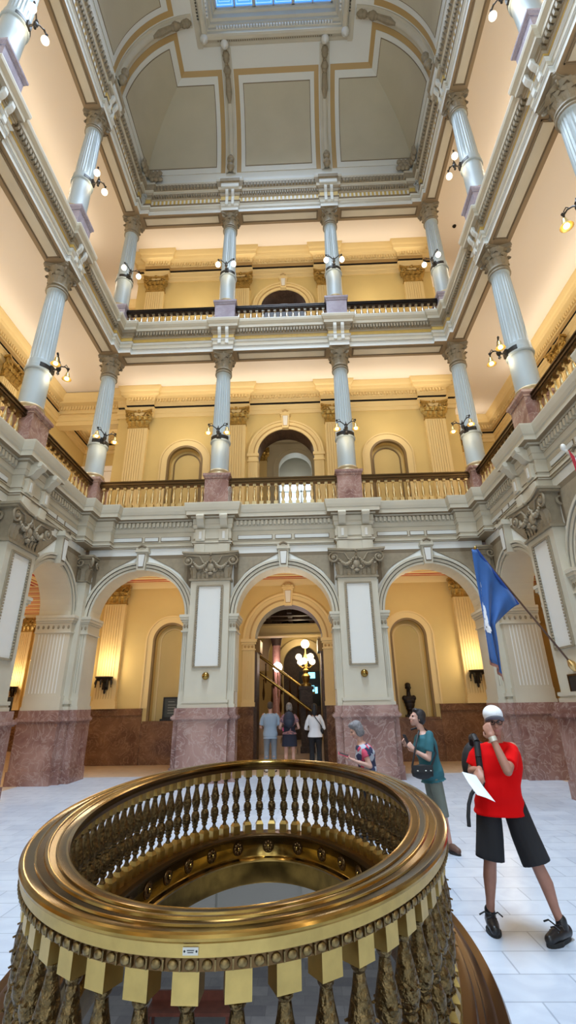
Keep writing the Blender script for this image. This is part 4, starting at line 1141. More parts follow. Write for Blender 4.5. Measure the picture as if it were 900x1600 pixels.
# ------------------------------------------------------------------ oval brass balustrade round the well
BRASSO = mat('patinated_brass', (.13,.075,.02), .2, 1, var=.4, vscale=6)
ring = thing('brass_well_balustrade', 'large oval brass balustrade with wide polished rail round the floor opening', 'balustrade', (RCX, RCY, 0))
def rsweep(prof, n=200, mi=None, mis=None, mb=None):
    m = mb or MB(); k = len(prof); base = len(m.v)
    for i in range(n):
        for o, z in prof:
            x, y = ell(o, 2*PI*i/n); m.v.append((x-RCX, y-RCY, z))
    for i in range(n):
        for j in range(k):
            jj = (j+1) % k; i2 = (i+1) % n
            m.f.append((base+i*k+j, base+i2*k+j, base+i2*k+jj, base+i*k+jj)); m.m.append(mis[j] if mis else (mi or 0))
    return m
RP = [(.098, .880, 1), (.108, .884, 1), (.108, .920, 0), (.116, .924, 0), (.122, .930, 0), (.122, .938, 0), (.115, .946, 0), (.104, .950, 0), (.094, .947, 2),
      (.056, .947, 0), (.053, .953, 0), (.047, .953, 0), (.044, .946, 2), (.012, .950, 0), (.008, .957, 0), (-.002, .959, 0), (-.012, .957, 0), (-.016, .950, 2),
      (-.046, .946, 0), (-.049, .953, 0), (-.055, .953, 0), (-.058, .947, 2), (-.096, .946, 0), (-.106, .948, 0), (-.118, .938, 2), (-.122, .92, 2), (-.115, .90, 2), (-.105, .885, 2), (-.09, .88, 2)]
m = rsweep([q[:2] for q in RP], mis=[q[2] for q in RP])
m.build('handrail', [BRASS, BRASSB, BRASSO], ring, rad(24))
m = rsweep([(.09, .845), (.100, .845), (.100, .882), (.09, .882)], mi=1)
def arclen(o, n=2000):
    P = [ell(o, 2*PI*i/n) for i in range(n+1)]; S = [0]
    for a, b in zip(P, P[1:]): S.append(S[-1]+math.dist(a, b))
    return S
def even(o, cnt, ph=0):
    S = arclen(o); n = len(S)-1; out = []; j = 0
    for k in range(cnt):
        t = S[-1]*((k+ph) % cnt)/cnt
        while S[j+1] < t: j += 1
        f = (t-S[j])/(S[j+1]-S[j]); out.append(2*PI*(j+f)/n)
    return out
def nrm(t):
    a, b = ell(0, t), ell(.01, t); return math.atan2(b[1]-a[1], b[0]-a[0])
for t in even(.10, 230):
    x, y = ell(.103, t); a = nrm(t); k = MB(); k.ball((0, 0, .863), (.010, .018, .015), 8, 6, 0)
    M = Matrix.Translation((x-RCX, y-RCY, 0)) @ Matrix.Rotation(a, 4, 'Z'); m.merge(k, M)
    x, y = ell(.102, t+.0001); k = MB(); k.box(-.002, .006, .0245, .0295, .848, .878, 0); m.merge(k, M)
m.build('egg_and_dart_band', [EGGB, BRONZED], ring, SM)
m = rsweep([(-.085, .846), (.09, .846), (.09, .882), (-.085, .882)]); m.build('under_rail', BRONZED, ring, SM)
# balusters: chased vase between square blocks
NB = 78
vase = MB(); vase.lathe([(.022, .238), (.03, .245), (.022, .258), (.018, .275), (.024, .31), (.04, .36), (.051, .40), (.050, .43), (.038, .46), (.026, .475), (.034, .485), (.034, .495), (.026, .505),
                          (.040, .525), (.052, .56), (.051, .60), (.040, .65), (.028, .70), (.022, .74), (.030, .752), (.032, .762), (.022, .775)], 20)
for k in range(8):
    a = 2*PI*k/8
    leaf(vase, (.030*cos(a), .030*sin(a), .505), (cos(a), sin(a)), .11, .03, .022); leaf(vase, (.022*cos(a), .022*sin(a), .29), (cos(a), sin(a)), .10, .025, .028)
vase.v = [(x, y, .222+(z-.222)*(.754-.222)/(.775-.222)) for x, y, z in vase.v]
VASE = vase.mesh('vase', [BRONZE], SM)
ub = MB(); ub.box(-.045, .045, -.045, .045, .752, .848); UB = ub.mesh('upper_block', [BRASSB])
lb = MB(); lb.box(-.047, .047, -.047, .047, .118, .205); lb.frustum(-.047, .047, -.047, .047, .205, -.03, .03, -.03, .03, .24); LB = lb.mesh('lower_block', [BRASSB])
for t in even(.035, NB, .25):
    x, y = ell(.035, t); a = nrm(t)+PI/2
    b = link('baluster', VASE, ring, (x-RCX, y-RCY, 0), a); link('upper_block', UB, b); link('lower_block', LB, b)
# curb, stepped plinth on the floor, fascia with rosettes inside the well
m = rsweep([(-.075, .118), (.12, .118), (.15, .11), (.16, .09), (.19, .085), (.20, .06), (.24, .055), (.26, .035), (.32, .03), (.335, .0), (.0, .0), (-.09, .0), (-.09, .07), (-.115, .085), (-.115, .10), (-.09, .118)])
m.build('stepped_plinth', BRONZED, ring, SM)
m = rsweep([(-.09, .07), (.01, .07), (.01, -.40), (-.115, -.40), (-.12, -.385), (-.12, -.18), (-.15, -.17), (-.16, -.15), (-.15, -.135), (-.10, -.125), (-.09, -.11)])
m.build('well_fascia', BRASS, ring, rad(35))
ros = MB()
for k in range(8):
    a = 2*PI*k/8; ros.ball((.042*cos(a), -.008, .042*sin(a)), (.02, .012, .02), 8, 5)
ros.ball((0, -.02, 0), (.02, .02, .02), 10, 6, 1); ros.tube([(.066*cos(2*PI*i/20), -.004, .066*sin(2*PI*i/20)) for i in range(21)], .008, 6, 0)
ROS = ros.mesh('rosette', [BRONZED, BRASS], SM)
for t in even(-.09, 30, .5):
    x, y = ell(-.092, t)
    link('rosette', ROS, ring, (x-RCX, y-RCY, -.02), nrm(t)-PI/2)
# small riveted maker-less plate on the rail fascia
tt = min(even(.108, 2000), key=lambda t: abs(ell(.108, t)[0]-.105)+max(0, ell(.108, t)[1]-RCY)*9)
x, y = ell(.109, tt); pl = MB()
pl.box(-.026, .026, -.004, .0, -.0105, .0105, 0)
for s in (-1, 1): pl.ball((s*.02, -.004, 0), (.0035, .002, .0035), 8, 5, 1)
pl.box(-.012, .012, -.005, -.004, .0015, .0035, 1); pl.box(-.010, .010, -.005, -.004, -.004, -.002, 1)
o = pl.build('riveted_plate', [mat('silver_plate', (.6,.58,.52), .4, .6), BLACK], ring); o.location = (x-RCX, y-RCY, .903); o.rotation_euler[2] = nrm(tt)+PI/2
o['label'] = 'small silver riveted plate on the rail'

# ------------------------------------------------------------------ furniture below, seen through the well
bn = thing('wooden_bench', 'dark red wooden bench on the lower floor, seen through the balusters', 'bench', (-2.17, 13.35, -4.8))
WOOD = mat('dark_red_wood', (.16,.05,.03), .35, var=.3)
m = MB(); m.box(-.9, .9, -.25, .25, .40, .46); m.build('seat', WOOD, bn)
m = MB(); m.box(-.9, .9, .22, .27, .46, .62); m.build('backrest', WOOD, bn)
for s in (-1, 1):
    for q in (-1, 1):
        m = MB(); m.box(s*.84-.03, s*.84+.03, q*.2-.03, q*.2+.03, 0, .4); m.build('leg', WOOD, bn)

# ------------------------------------------------------------------ flag
FB = Vector((5.42, 9.17, 2.24))
flag = thing('hanging_flag', 'blue flag with white emblem hanging from an angled pole on the right pier', 'flag', tuple(FB))
tip = Vector((4.0, 9.05, 4.47)); low = Vector((4.62, 9.08, 3.36))
m = MB(); m.tube([(0,0,0), tuple(tip-FB)], .018, 10); m.build('pole', mat('dark_pole_wood', (.10,.05,.03), .4), flag, SM)
m = MB(); m.tube([tuple(low-FB), tuple(tip-FB)], .027, 10); m.build('sleeve', mat('flag_sleeve_blue', (.012,.06,.30), .8), flag, SM)
m = MB(); m.lathe([(.0,-.13),(.05,-.1),(.075,-.02),(.07,.04),(.04,.09),(.03,.12)], 16); d = (tip-FB).normalized()
o = m.build('bracket', mat('wall_brass', (.75,.5,.2), .3, 1), flag, SM); o.rotation_euler = d.to_track_quat('Z', 'Y').to_euler(); o.location = (.0, 0, 0)
m = MB(); m.ball(tuple(tip-FB+d*.03), (.03,.03,.04), 10, 8); m.build('finial', BRASS, flag, SM)
# cloth: rows run from the hoist (along the pole) down to the gathered fly
BLUE = mat('flag_blue', (.022,.11,.36), .75, var=.15, vscale=5, sheen=.3)
end_a, end_b = Vector((3.92, 9.02, 2.36)), Vector((4.04, 9.02, 2.05))
NS, NT = 40, 30
def cloth(s, t):
    """s: 0 tip .. 1 lower hoist ; t: 0 pole .. 1 fly"""
    h = tip + (low-tip)*s
    top = h
    L0 = 2.12; zb = end_a.z+(end_b.z-end_a.z)*s
    # gather: lower part collects under the tip
    gx = 3.87+.03 + .26*s**1.0*(.75)
    k = min(1, t*(h.z-zb)/max(.05, (h.z-2.98)) ) if s > .02 else 1
    k = k**.8
    x = h.x + (gx-h.x)*k
    z = h.z + (zb-h.z)*t
    fold = .075*sin(s*4.2*PI+.5)*min(1, .25+t*1.1)
    y = h.y - .03 + fold + .03*sin(t*5+s*3)
    return Vector((x + .02*sin(s*9+t*4)*t, y, z))
rows = [[tuple(cloth(i/NS, j/NT)-FB) for i in range(NS+1)] for j in range(NT+1)]
m = MB(); m.grid(rows); o = m.build('cloth', BLUE, flag, rad(80)); sol = o.modifiers.new('thick', 'SOLIDIFY'); sol.thickness = .006
FW = mat('flag_white', (.85,.87,.9), .8)
def on_cloth(s, t, off=.012):
    p = cloth(s, t); a = cloth(s+.01, t)-p; b = cloth(s, t+.01)-p
    n = a.cross(b).normalized(); n = n if n.y < 0 else -n
    return tuple(p+n*off-FB)
def decal(poly_st, mb, mi=0):
    k = 6; vs_ = [on_cloth(s, t) for s, t in poly_st]; mb.add(vs_, [tuple(range(len(vs_)))], mi)
em = MB()   # round seal of broken white shapes, dark details
for (s, t, rs, rt) in ((.10,.50,.05,.03),(.17,.52,.05,.035),(.12,.56,.06,.03),(.20,.58,.06,.03),(.14,.62,.05,.035),(.22,.64,.06,.03),(.16,.675,.05,.03),(.25,.60,.03,.02),(.24,.69,.05,.025),(.30,.665,.03,.02)):
    rs *= 1.4; rt *= 1.3; n = 9; c = on_cloth(s, t, .012)
    ring_ = [on_cloth(s+rs*cos(2*PI*i/n)*(1+.25*sin(i*2.3)), t+rt*sin(2*PI*i/n)*(1+.25*cos(i*1.7))) for i in range(n)]
    em.add([c]+ring_, [(0, 1+i, 1+(i+1) % n) for i in range(n)], 0)
for (s, t) in ((.13,.53),(.18,.60),(.21,.67),(.15,.645)):
    n = 6; em.add([on_cloth(s+.014*cos(2*PI*i/n), t+.009*sin(2*PI*i/n), .016) for i in range(n)], [tuple(range(n))], 1)
em.build('emblem', [FW, BLACK], flag)
le = MB()
def stroke(s0, t0, s1, t1, w=.009):
    if abs(s1-s0) > abs(t1-t0): decal([(s0, t0-w*.5), (s1, t1-w*.5), (s1, t1+w*.5), (s0, t0+w*.5)], le)
    else: decal([(s0-w, t0), (s0+w, t0), (s1+w, t1), (s1-w, t1)], le)
for k, t in enumerate((.30,.345,.39,.435, .66,.70,.74,.78)):   # upright lettering down the fold
    s = .035+.02*(t > .5)
    if k % 3 == 0: stroke(s, t, s, t+.03); stroke(s, t+.028, s+.05, t+.028); stroke(s+.05, t, s+.05, t+.03)
    elif k % 3 == 1: stroke(s, t+.015, s+.055, t+.015, .008)
    else: stroke(s, t, s+.05, t); stroke(s+.025, t, s+.025, t+.03)
le.build('lettering', FW, flag)
fr_ = MB()
for i in range(NS):
    a, b = cloth(i/NS, 1)-FB, cloth((i+1)/NS, 1)-FB
    fr_.add([tuple(a), tuple(b), tuple(b+Vector((.0,0,-.06))), tuple(a+Vector((.0,0,-.06)))], [(0,1,2,3)])
o = fr_.build('fringe', mat('flag_fringe', (.35,.16,.12), .8), flag); o.modifiers.new('thick', 'SOLIDIFY').thickness = .006

f2_ = thing('striped_flag', 'red and white striped flag just entering the right edge above the blue flag', 'flag', (5.42, 5.5, 2.35))
ft, fl_ = Vector((-1.46, -.1, 2.27)), Vector((-.62, -.05, 1.04))
m = MB(); m.tube([(0,0,0), tuple(ft)], .018, 10); m.build('pole', mat('pale_pole', (.6,.55,.45), .4), f2_, SM); m = MB(); m.ball(tuple(ft+Vector((-.03,0,.06))), (.035,.035,.05), 10, 8); m.tube([tuple(ft), tuple(ft+Vector((-.05,0,.09)))], .02, 8); m.build('finial', WHITE, f2_, SM)
m = MB()
for i in range(13):
    rows = []
    for j in range(13):
        t = j/12; row = []
        for q in (i/13, (i+1)/13):
            h = ft.lerp(fl_, q); zb = -.25-.3*q; k = min(1, t*2.2)**.8; gx = ft.x+.06+.3*q
            row.append((h.x+(gx-h.x)*k, h.y-.04+.07*sin(q*12)*(.3+t), h.z+(zb-h.z)*t))
        rows.append(row)
    m.grid(rows, i % 2)
o = m.build('cloth', [mat('flag_red', (.5,.03,.05), .8), mat('flag_pale', (.75,.72,.76), .8)], f2_); o.modifiers.new('thick', 'SOLIDIFY').thickness = .006
# ------------------------------------------------------------------ small fittings
for x, lab in ((-2, 'round brass boss on the pier left of the middle arch'), (2, 'round brass boss on the pier right of the middle arch')):
    t = thing('brass_boss', lab, 'wall fitting', (x, 12.45, 2.36), 0, 'brass bosses on the far piers')
    m = MB(); m.ball((0, -.04, .0), (.095, .08, .095), 18, 12); m.build('globe', BRASS, t, SM)
    m = MB(); m.lathe([(.06, -.05), (.075, 0)], 18); o = m.build('collar', BRASSB, t, SM); o.rotation_euler[0] = PI/2; o.location = (0, -.02, 0)
t = thing('wall_plaque', 'dark plaque on the right pier just under the flag pole bracket', 'plaque', (5.45, 9.18, 1.93))
m = MB(); m.box(-.02, 0, -.26, .26, -.15, .15); m.build('panel', BLACK, t); m = MB()
for a, b, c, d_ in ((-.28, .28, .14, .17), (-.28, .28, -.17, -.14), (-.28, -.25, -.14, .14), (.25, .28, -.14, .14)): m.box(-.03, 0, a, b, c, d_)
m.build('frame', BRONZED, t)
# bust in the right niche
BUSTM = mat('bust_bronze', (.018,.013,.010), .45, .5)
t = thing('portrait_bust', 'dark bronze bust in the niche behind the right arch', 'bust', (3.86, 16.42, 1.24))
m = MB(); m.box(-.15,.15,-.13,.13,0,.07); m.lathe([(.13,.07),(.10,.1),(.09,.16),(.11,.2)], 20); m.build('socle', BUSTM, t, SM)
BUST = t
# framed board in the left niche
t = thing('framed_board', 'black framed notice board standing in the niche behind the left arch', 'sign', (-3.85, 16.35, 1.24))
m = MB(); m.box(-.25, .25, 0, .02, .1, .68); m.build('board', mat('board_face', (.05,.06,.06), .4), t)
m = MB()
for a, b, c, d_ in ((-.29,.29,.66,.71),(-.29,.29,.06,.11),(-.29,-.24,.1,.67),(.24,.29,.1,.67)): m.box(a, b, -.02, .03, c, d_)
m.build('frame', BLACK, t)
m = MB(); m.box(-.34, .34, -.1, .14, 0, .06); m.build('stand', BLACK, t)
m = MB()
for z in (.22,.30,.38,.46,.56): m.box(-.13, .13-.05*(z > .5), -.004, .0, z, z+.02)
m.build('printed_lines', mat('board_print', (.25,.27,.26), .5), t)
# standing board at the far left
t = thing('standing_sign', 'black standing sign board beyond the left arcade', 'sign', (-8.1, 13.9, 0), rad(10))
m = MB(); m.box(-.35, .35, -.02, .02, 1.1, 1.98); m.build('board', BLACK, t); m = MB(); m.tube([(0,0,.05),(0,0,1.1)], .03, 10); m.build('pole', BLACK, t, SM); m = MB(); m.lathe([(.26,0),(.26,.03),(.05,.06)], 24); m.build('base', BLACK, t, SM)
# uplight brackets on the ground floor pilasters
first_u = None
for x, y, rz, lab in ((-6.0, 16.05, 0, 'dark bracket uplight on the pilaster behind the left arch'), (6.0, 16.05, 0, 'dark bracket uplight on the pilaster behind the right arch'),
                      (-9.45, 10.54, PI/2, 'dark bracket uplight on the outer left wall, nearest pilaster'), (-9.45, 13.0, PI/2, 'dark bracket uplight on the outer left wall, middle pilaster'), (-12.5, 21.85, 0, 'dark bracket uplight in the side wing seen through the left side arch'),
                      (9.45, 13.0, -PI/2, 'dark bracket uplight on the outer right wall, middle pilaster')):
    if first_u: dup(first_u, (x, y, 2.5), rz, lab); continue
    t = first_u = thing('bracket_uplight', lab, 'wall lamp', (x, y, 2.5), rz, 'bracket uplights')
    m = MB(); m.box(-.09, .09, -.05, 0, -.3, .1); m.tube([(0,-.02,-.3),(0,-.14,-.22),(0,-.2,-.05)], .03, 8); m.ball((0,-.05,-.36), (.04,.04,.07), 8, 6); m.build('bracket', IRON, t, SM)
    m = MB(); m.lathe([(.0,-.1),(.08,-.08),(.2,-.02),(.28,.06),(.28,.09),(.24,.09),(.18,.03),(0,.0)], 20, (0,-.2,0)); m.build('bowl', IRON, t, SM)
    for k in range(5):
        a = PI+PI*k/4; m = MB(); p = (.24*cos(a), -.2+.2*sin(a), 0); m.tube([p, (p[0]*1.1, p[1]*1.05, -.1), (p[0]*1.05, p[1], -.2)], [.03,.035,.01], 7); m.ball((p[0]*1.08, p[1], -.22), .022, 7, 5); m.build('pendant_leaf', IRON, t, SM)
t = thing('smoke_detector', 'small dark ceiling detector over the right side of the top gallery', 'detector', (7.98, 15.2, 22.0)); m = MB(); m.lathe([(.0,-.06),(.07,-.05),(.09,0)], 16); m.build('dome', IRON, t, SM)
# ------------------------------------------------------------------ stair hall beyond the middle arch
m = MB()
m.box(-5.2, -5, 17, 27, 0, 7); m.box(5, 5.2, 17, 27, 0, 7); m.box(-5, 5, 17, 27, 6.5, 6.7)
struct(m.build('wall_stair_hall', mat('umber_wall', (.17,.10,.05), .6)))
m = MB(); arch_wall(m, -5, 5, 0, 6.6, .35, .95, 3.6, 25.6, 26, 0, 0, None); struct(m.build('wall_stair_hall_end', WALL))
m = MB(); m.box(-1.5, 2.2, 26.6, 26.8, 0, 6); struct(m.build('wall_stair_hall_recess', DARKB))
m = MB(); arch_ring(m, .35, 3.6, [(.95, 25.6), (.95, 25.5), (1.3, 25.5), (1.3, 25.6)], 24, drop=3.6); arch_ring(m, .15, 3.75, [(1.35, 23.2), (1.35, 23.0), (1.75, 23.0), (1.75, 23.2)], 24, drop=.6)
m.box(-2.4, 2.4, 19.9, 20.4, 4.32, 4.78); m.box(-2.4, 2.4, 19.85, 20.45, 4.7, 4.8); m.box(-2.4, 2.4, 19.85, 20.45, 4.3, 4.36)
trim(m, [WALLT])
m = MB()   # coffered beams above the stair
for k in range(4): m.box(-2.5, 2.5, 20.8+k*1.1, 21.1+k*1.1, 5.3, 5.6)
for k in range(5): m.box(-2.2+k*1.0, -2.0+k*1.0, 20.4, 25.4, 5.35, 5.6)
trim(m, [DARKB])
ROSEC = marble('rose_column_marble', (.30,.13,.09), (.46,.24,.18), (.5,.3,.24), 2)
cfirst = None
for x, y, lab in ((-.75, 22, 'rose marble column in the stair hall, left of the lamp'), (1.55, 22, 'rose marble column in the stair hall, right of the lamp')):
    if cfirst: dup(cfirst, (x, y, 0), 0, lab); continue
    t = cfirst = thing('hall_column', lab, 'column', (x, y, 0), 0, 'stair hall columns')
    m = MB(); m.box(-.3,.3,-.3,.3,0,.9); m.build('pedestal', BROWN, t); m = MB(); m.lathe([(.24,.9),(.22,1.0),(.19,1.05),(.18,4.1),(.2,4.15)], 20); m.build('shaft', ROSEC, t, SM); m = MB(); m.lathe([(.2,4.15),(.24,4.4),(.32,4.6)], 20); m.box(-.34,.34,-.34,.34,4.6,4.7); m.build('capital', DARKB, t, SM)
# stair with brass rails climbing to the left
st = thing('marble_stair', 'stair with brass handrail climbing to the left behind the three visitors', 'staircase', (0.9, 20, 0))
m = MB()
for k in range(15): m.box(-.75-.30*(k+1), -.75-.30*k, -1.0, .9, 0, .17*(k+1))
m.build('steps', FLOORW, st)
rails = []
for y, nm in ((0.0, 'far'), (-1.0, 'near')):
    z0 = 2.1 if y == 0 else 1.45; x0 = -.05; 
    x1, z1 = -3.6, z0 + 3.55*.67
    m = MB(); m.tube([(x0+.05, y, z0-.03), (x0-.15, y, z0), (x1, y, z1)], .055, 10); m.build('handrail', BRASS, st, SM)
    for k in range(11):
        f = (k+.5)/11; x = x0-.15+(x1-x0)*f; z = z0+(z1-z0)*f-.06
        m = MB(); m.lathe([(.02, -.75), (.045, -.6), (.05,-.5), (.025,-.3),(.02,-.1),(.03,0)], 8, (x, y, z)); m.build('baluster', BRONZED, st, SM)
# newel lamp
t = thing('newel_lamp', 'tall newel lamp with five glowing globes at the foot of the stair', 'lamp', (.55, 19.6, 0))
m = MB(); m.box(-.24,.24,-.24,.24,0,2.2); m.box(-.3,.3,-.3,.3,2.2,2.32); m.box(-.28,.28,-.28,.28,0,.2); m.build('newel_post', DARKB, t)
m = MB(); m.lathe([(.22,2.32),(.2,2.4),(.1,2.46),(.16,2.6),(.18,2.7),(.09,2.8),(.12,2.92),(.06,3.0),(.05,3.3),(.08,3.4),(.04,3.6),(.05,3.75)], 16); m.build('stem', BRASSB, t, SM)
GLOBE = mat('lamp_globe', (1,.9,.7), .3, emit=(1,.80,.48), estr=8)
for k in range(6):
    a = 2*PI*k/6+.3; x, y = .28*cos(a), .28*sin(a); z = 3.42 if k % 2 else 3.25
    m = MB(); m.tube([(0,0,3.1),(x*.5,y*.5,3.0),(x,y,3.1),(x,y,z-.1)], .015, 6); ar = m.build('arm', BRASSB, t, SM)
    m = MB(); m.ball((x, y, z), .125, 14, 10); m.build('globe', GLOBE, ar, SM)
m = MB(); m.ball((0,0,3.93), .17, 16, 12); m.build('globe', GLOBE, t, SM)
# bright globe above the stair
t = thing('hall_globe_lamp', 'single bright pinkish white globe above the stair rail', 'lamp', (-.68, 21.6, 3.2)); m = MB(); m.ball((0,0,0), .2, 16, 12); m.build('globe', mat('bright_globe', (1,1,1), .3, emit=(1,.82,.86), estr=16), t, SM); m = MB(); m.tube([(0,0,-.18),(0,.1,-.5),(0,.2,-1.2)], .02, 8); m.build('stem', BRASSB, t, SM)
win2 = bpy.data.objects.new('window_2', None); C.objects.link(win2); win2['kind'] = 'structure'
m = MB(); m.box(.2, 1.5, 26.5, 26.6, 1.6, 3.3); m.box(.62, .66, 26.4, 26.5, 1.6, 3.3); o = m.build('window_frame', BLACK, win2); o['kind'] = 'structure'
m = MB()
for k in range(4): m.box(.52+k*.17, .65+k*.17, 26.44, 26.5, 2.2, 2.75-.08*k)
m.box(.6, 1.05, 26.44, 26.5, 2.95, 3.25)
o = m.build('window_pane', mat('blue_daylight_pane', (.3,.7,.9), .3, emit=(.25,.75,1), estr=3), win2); o['kind'] = 'structure'
# rotunda wall seen through the middle gallery opening
m = MB(); arch_wall(m, -6, 6, 7, 17, .28, .95, 14.3, 24, 24.5, 0, 0); m.box(-6, 6, 17, 27, 6.9, 7.0); m.box(-6.2, -6, 17, 27, 7, 17); m.box(6, 6.2, 17, 27, 7, 17); m.box(-6, 6, 26.4, 26.6, 7, 17); m.box(-6, 6, 17, 27, 17, 17.1)
struct(m.build('wall_rotunda', CREAM))
m = MB(); arch_ring(m, .28, 14.3, [(.95, 24), (.95, 23.9), (1.2, 23.9), (1.2, 24)], 24, drop=4); m.box(-6, 6, 23.75, 24, 15.9, 16.2); arch_ring(m, .28, 14.3, [(1.2, 24), (1.2, 23.85), (1.28, 23.85), (1.28, 24)], 24, drop=4); trim(m, [CREAM])
for x in (-1.75, 2.3):
    dup(pil['m'], (x, 24, 2.6), 0, 'pale pilaster in the hall beyond the middle gallery opening, %s of its arch' % ('left' if x < 0 else 'right'), 'rotunda pilasters')
win3 = bpy.data.objects.new('window_3', None); C.objects.link(win3); win3['kind'] = 'structure'
m = MB(); m.box(-.75, 1.25, 26.2, 26.3, 12.2, 14.4); o = m.build('window_pane', mat('daylight_pane', (.8,.9,1), .3, emit=(.60,.84,1), estr=1.5), win3); o['kind'] = 'structure'
m = MB()
for x in (-.75, -.1, .6, 1.25): m.box(x-.05, x+.05, 26.12, 26.2, 12.2, 14.4)
for z in (12.2, 13.0, 13.8, 14.4): m.box(-.75, 1.25, 26.12, 26.2, z-.05, z+.05)
o = m.build('window_frame', PALE, win3); o['kind'] = 'structure'
# ------------------------------------------------------------------ people
V = Vector
def tcap(mb, pts, rs, n=12, ell_=None):
    """rounded tapered limb through points"""
    mb.tube(pts, rs, n)
    for p, r in zip(pts, rs): mb.ball(tuple(p), r*.995, n, 8)
def ellip(mb, c, r, R, n=18, m=12):
    k = MB(); k.ball((0,0,0), r, n, m); mb.merge(k, Matrix.Translation(c) @ R)
def loft(mb, rings, n=24):
    """rings: (centre, right, fwd, rx, ry)"""
    rows = []
    for c, r, f, rx, ry in rings:
        rows.append([tuple(c + r*(rx*math.copysign(abs(cos(a))**.85, cos(a))) + f*(ry*math.copysign(abs(sin(a))**.85, sin(a)))) for a in [2*PI*i/n for i in range(n)]])
    mb.grid(rows, closed=True)
    b = len(mb.v)-len(rows)*n
    mb.f.append(tuple(b+i for i in range(n-1, -1, -1))); mb.m.append(0)
    mb.f.append(tuple(b+(len(rows)-1)*n+i for i in range(n))); mb.m.append(0)
def remesh(mb, name, mats, vox, parent, smooth=3, pick=None):
    me = bpy.data.meshes.new('tmp'); me.from_pydata(mb.v, [], mb.f)
    bm = bmesh.new(); bm.from_mesh(me); bmesh.ops.recalc_face_normals(bm, faces=bm.faces); bm.to_mesh(me); bm.free()
    o = bpy.data.objects.new('tmp', me); C.objects.link(o)
    r = o.modifiers.new('r', 'REMESH'); r.mode = 'VOXEL'; r.voxel_size = vox; r.use_smooth_shade = True
    s = o.modifiers.new('s', 'SMOOTH'); s.factor = .5; s.iterations = smooth
    dg = bpy.context.evaluated_depsgraph_get(); dg.update()
    out = bpy.data.meshes.new_from_object(o.evaluated_get(dg)); out.name = name
    bpy.data.objects.remove(o); bpy.data.meshes.remove(me)
    out.materials.clear()
    for m in (mats if isinstance(mats, (list, tuple)) else [mats]): out.materials.append(m)
    for p in out.polygons:
        p.use_smooth = True
        if pick: p.material_index = pick(p.center)
    return link(name, out, parent)
def hand(mb, wrist, d, palm, curl=.7, size=1.0, thumb=None):
    """d: pointing direction, palm: palm normal direction, five separate bent fingers"""
    d = V(d).normalized(); p = V(palm); p = (p-d*p.dot(d)).normalized(); s = d.cross(p)
    w = V(wrist)
    R = Matrix((s, d, p)).transposed().to_4x4()
    ellip(mb, w+d*.045*size, (.04*size, .052*size, .017*size), R, 14, 10)
    tcap(mb, [tuple(w-d*.02), tuple(w+d*.03*size)], [.026*size, .03*size])
    for k, (off, L) in enumerate(((-.031,.066),(-.0105,.076),(.0105,.072),(.031,.056))):
        b = w + d*.085*size + s*off*size
        pts = [b-d*.02]; dirn = d.copy(); ax = s
        cur = b
        for q, (seg, ang) in enumerate(((.45, curl*.55), (.32, curl*.8), (.23, curl*.5))):
            dirn = (Matrix.Rotation(ang, 3, ax) @ dirn) if (Matrix.Rotation(ang, 3, ax) @ d).dot(p) > 0 else (Matrix.Rotation(-ang, 3, ax) @ dirn)
            pts.append(cur.copy()); cur = cur + dirn*L*seg*size
        pts.append(cur)
        tcap(mb, [tuple(x) for x in pts], [.0098*size, .0098*size, .0092*size, .0085*size, .0075*size], 8)
    th = thumb or 1
    t0 = w + d*.025*size + s*(-.032*th)*size; t1 = t0 + (d*.6 + s*(-.6*th) + p*.45).normalized()*.042*size; t2 = t1 + (d*.8 + s*(.05*th) + p*.5).normalized()*.034*size
    tcap(mb, [tuple(t0), tuple(t1), tuple(t2)], [.014*size, .011*size, .009*size], 8)
SKIN = {}
def skin(name, c): return mat(name, c, .5, var=.12, vscale=14)
EYE = mat('eye_dark', (.03,.02,.02), .3); LIP = mat('lips', (.40,.14,.12), .5)
def template(h, pos, heading, fem=False):
    """standing joints in world space; heading 0 faces +Y"""
    R = Matrix.Rotation(heading, 3, 'Z'); sh = .112 if not fem else .098
    L = dict(pel=(0,0,.53), chest=(0,.01,.72), neck=(0,-.005,.835), head=(0,.012,.925), sR=(sh,0,.805), sL=(-sh,0,.805), eR=(sh+.025,-.015,.625), eL=(-sh-.025,-.015,.625), wR=(sh+.01,.05,.48), wL=(-sh-.01,.05,.48),
             hR=(.052,0,.51), hL=(-.052,0,.51), kR=(.058,.012,.28), kL=(-.058,.012,.28), aR=(.06,-.02,.045), aL=(-.06,-.02,.045), tR=(.075,.105,.014), tL=(-.075,.105,.014))
    return {k: R @ (V(v)*h) + V(pos) for k, v in L.items()}
def frame_of(J):
    r = (J['sR']-J['sL']).normalized(); u = (J['neck']-J['pel']).normalized(); f = u.cross(r).normalized()
    return r, f, u
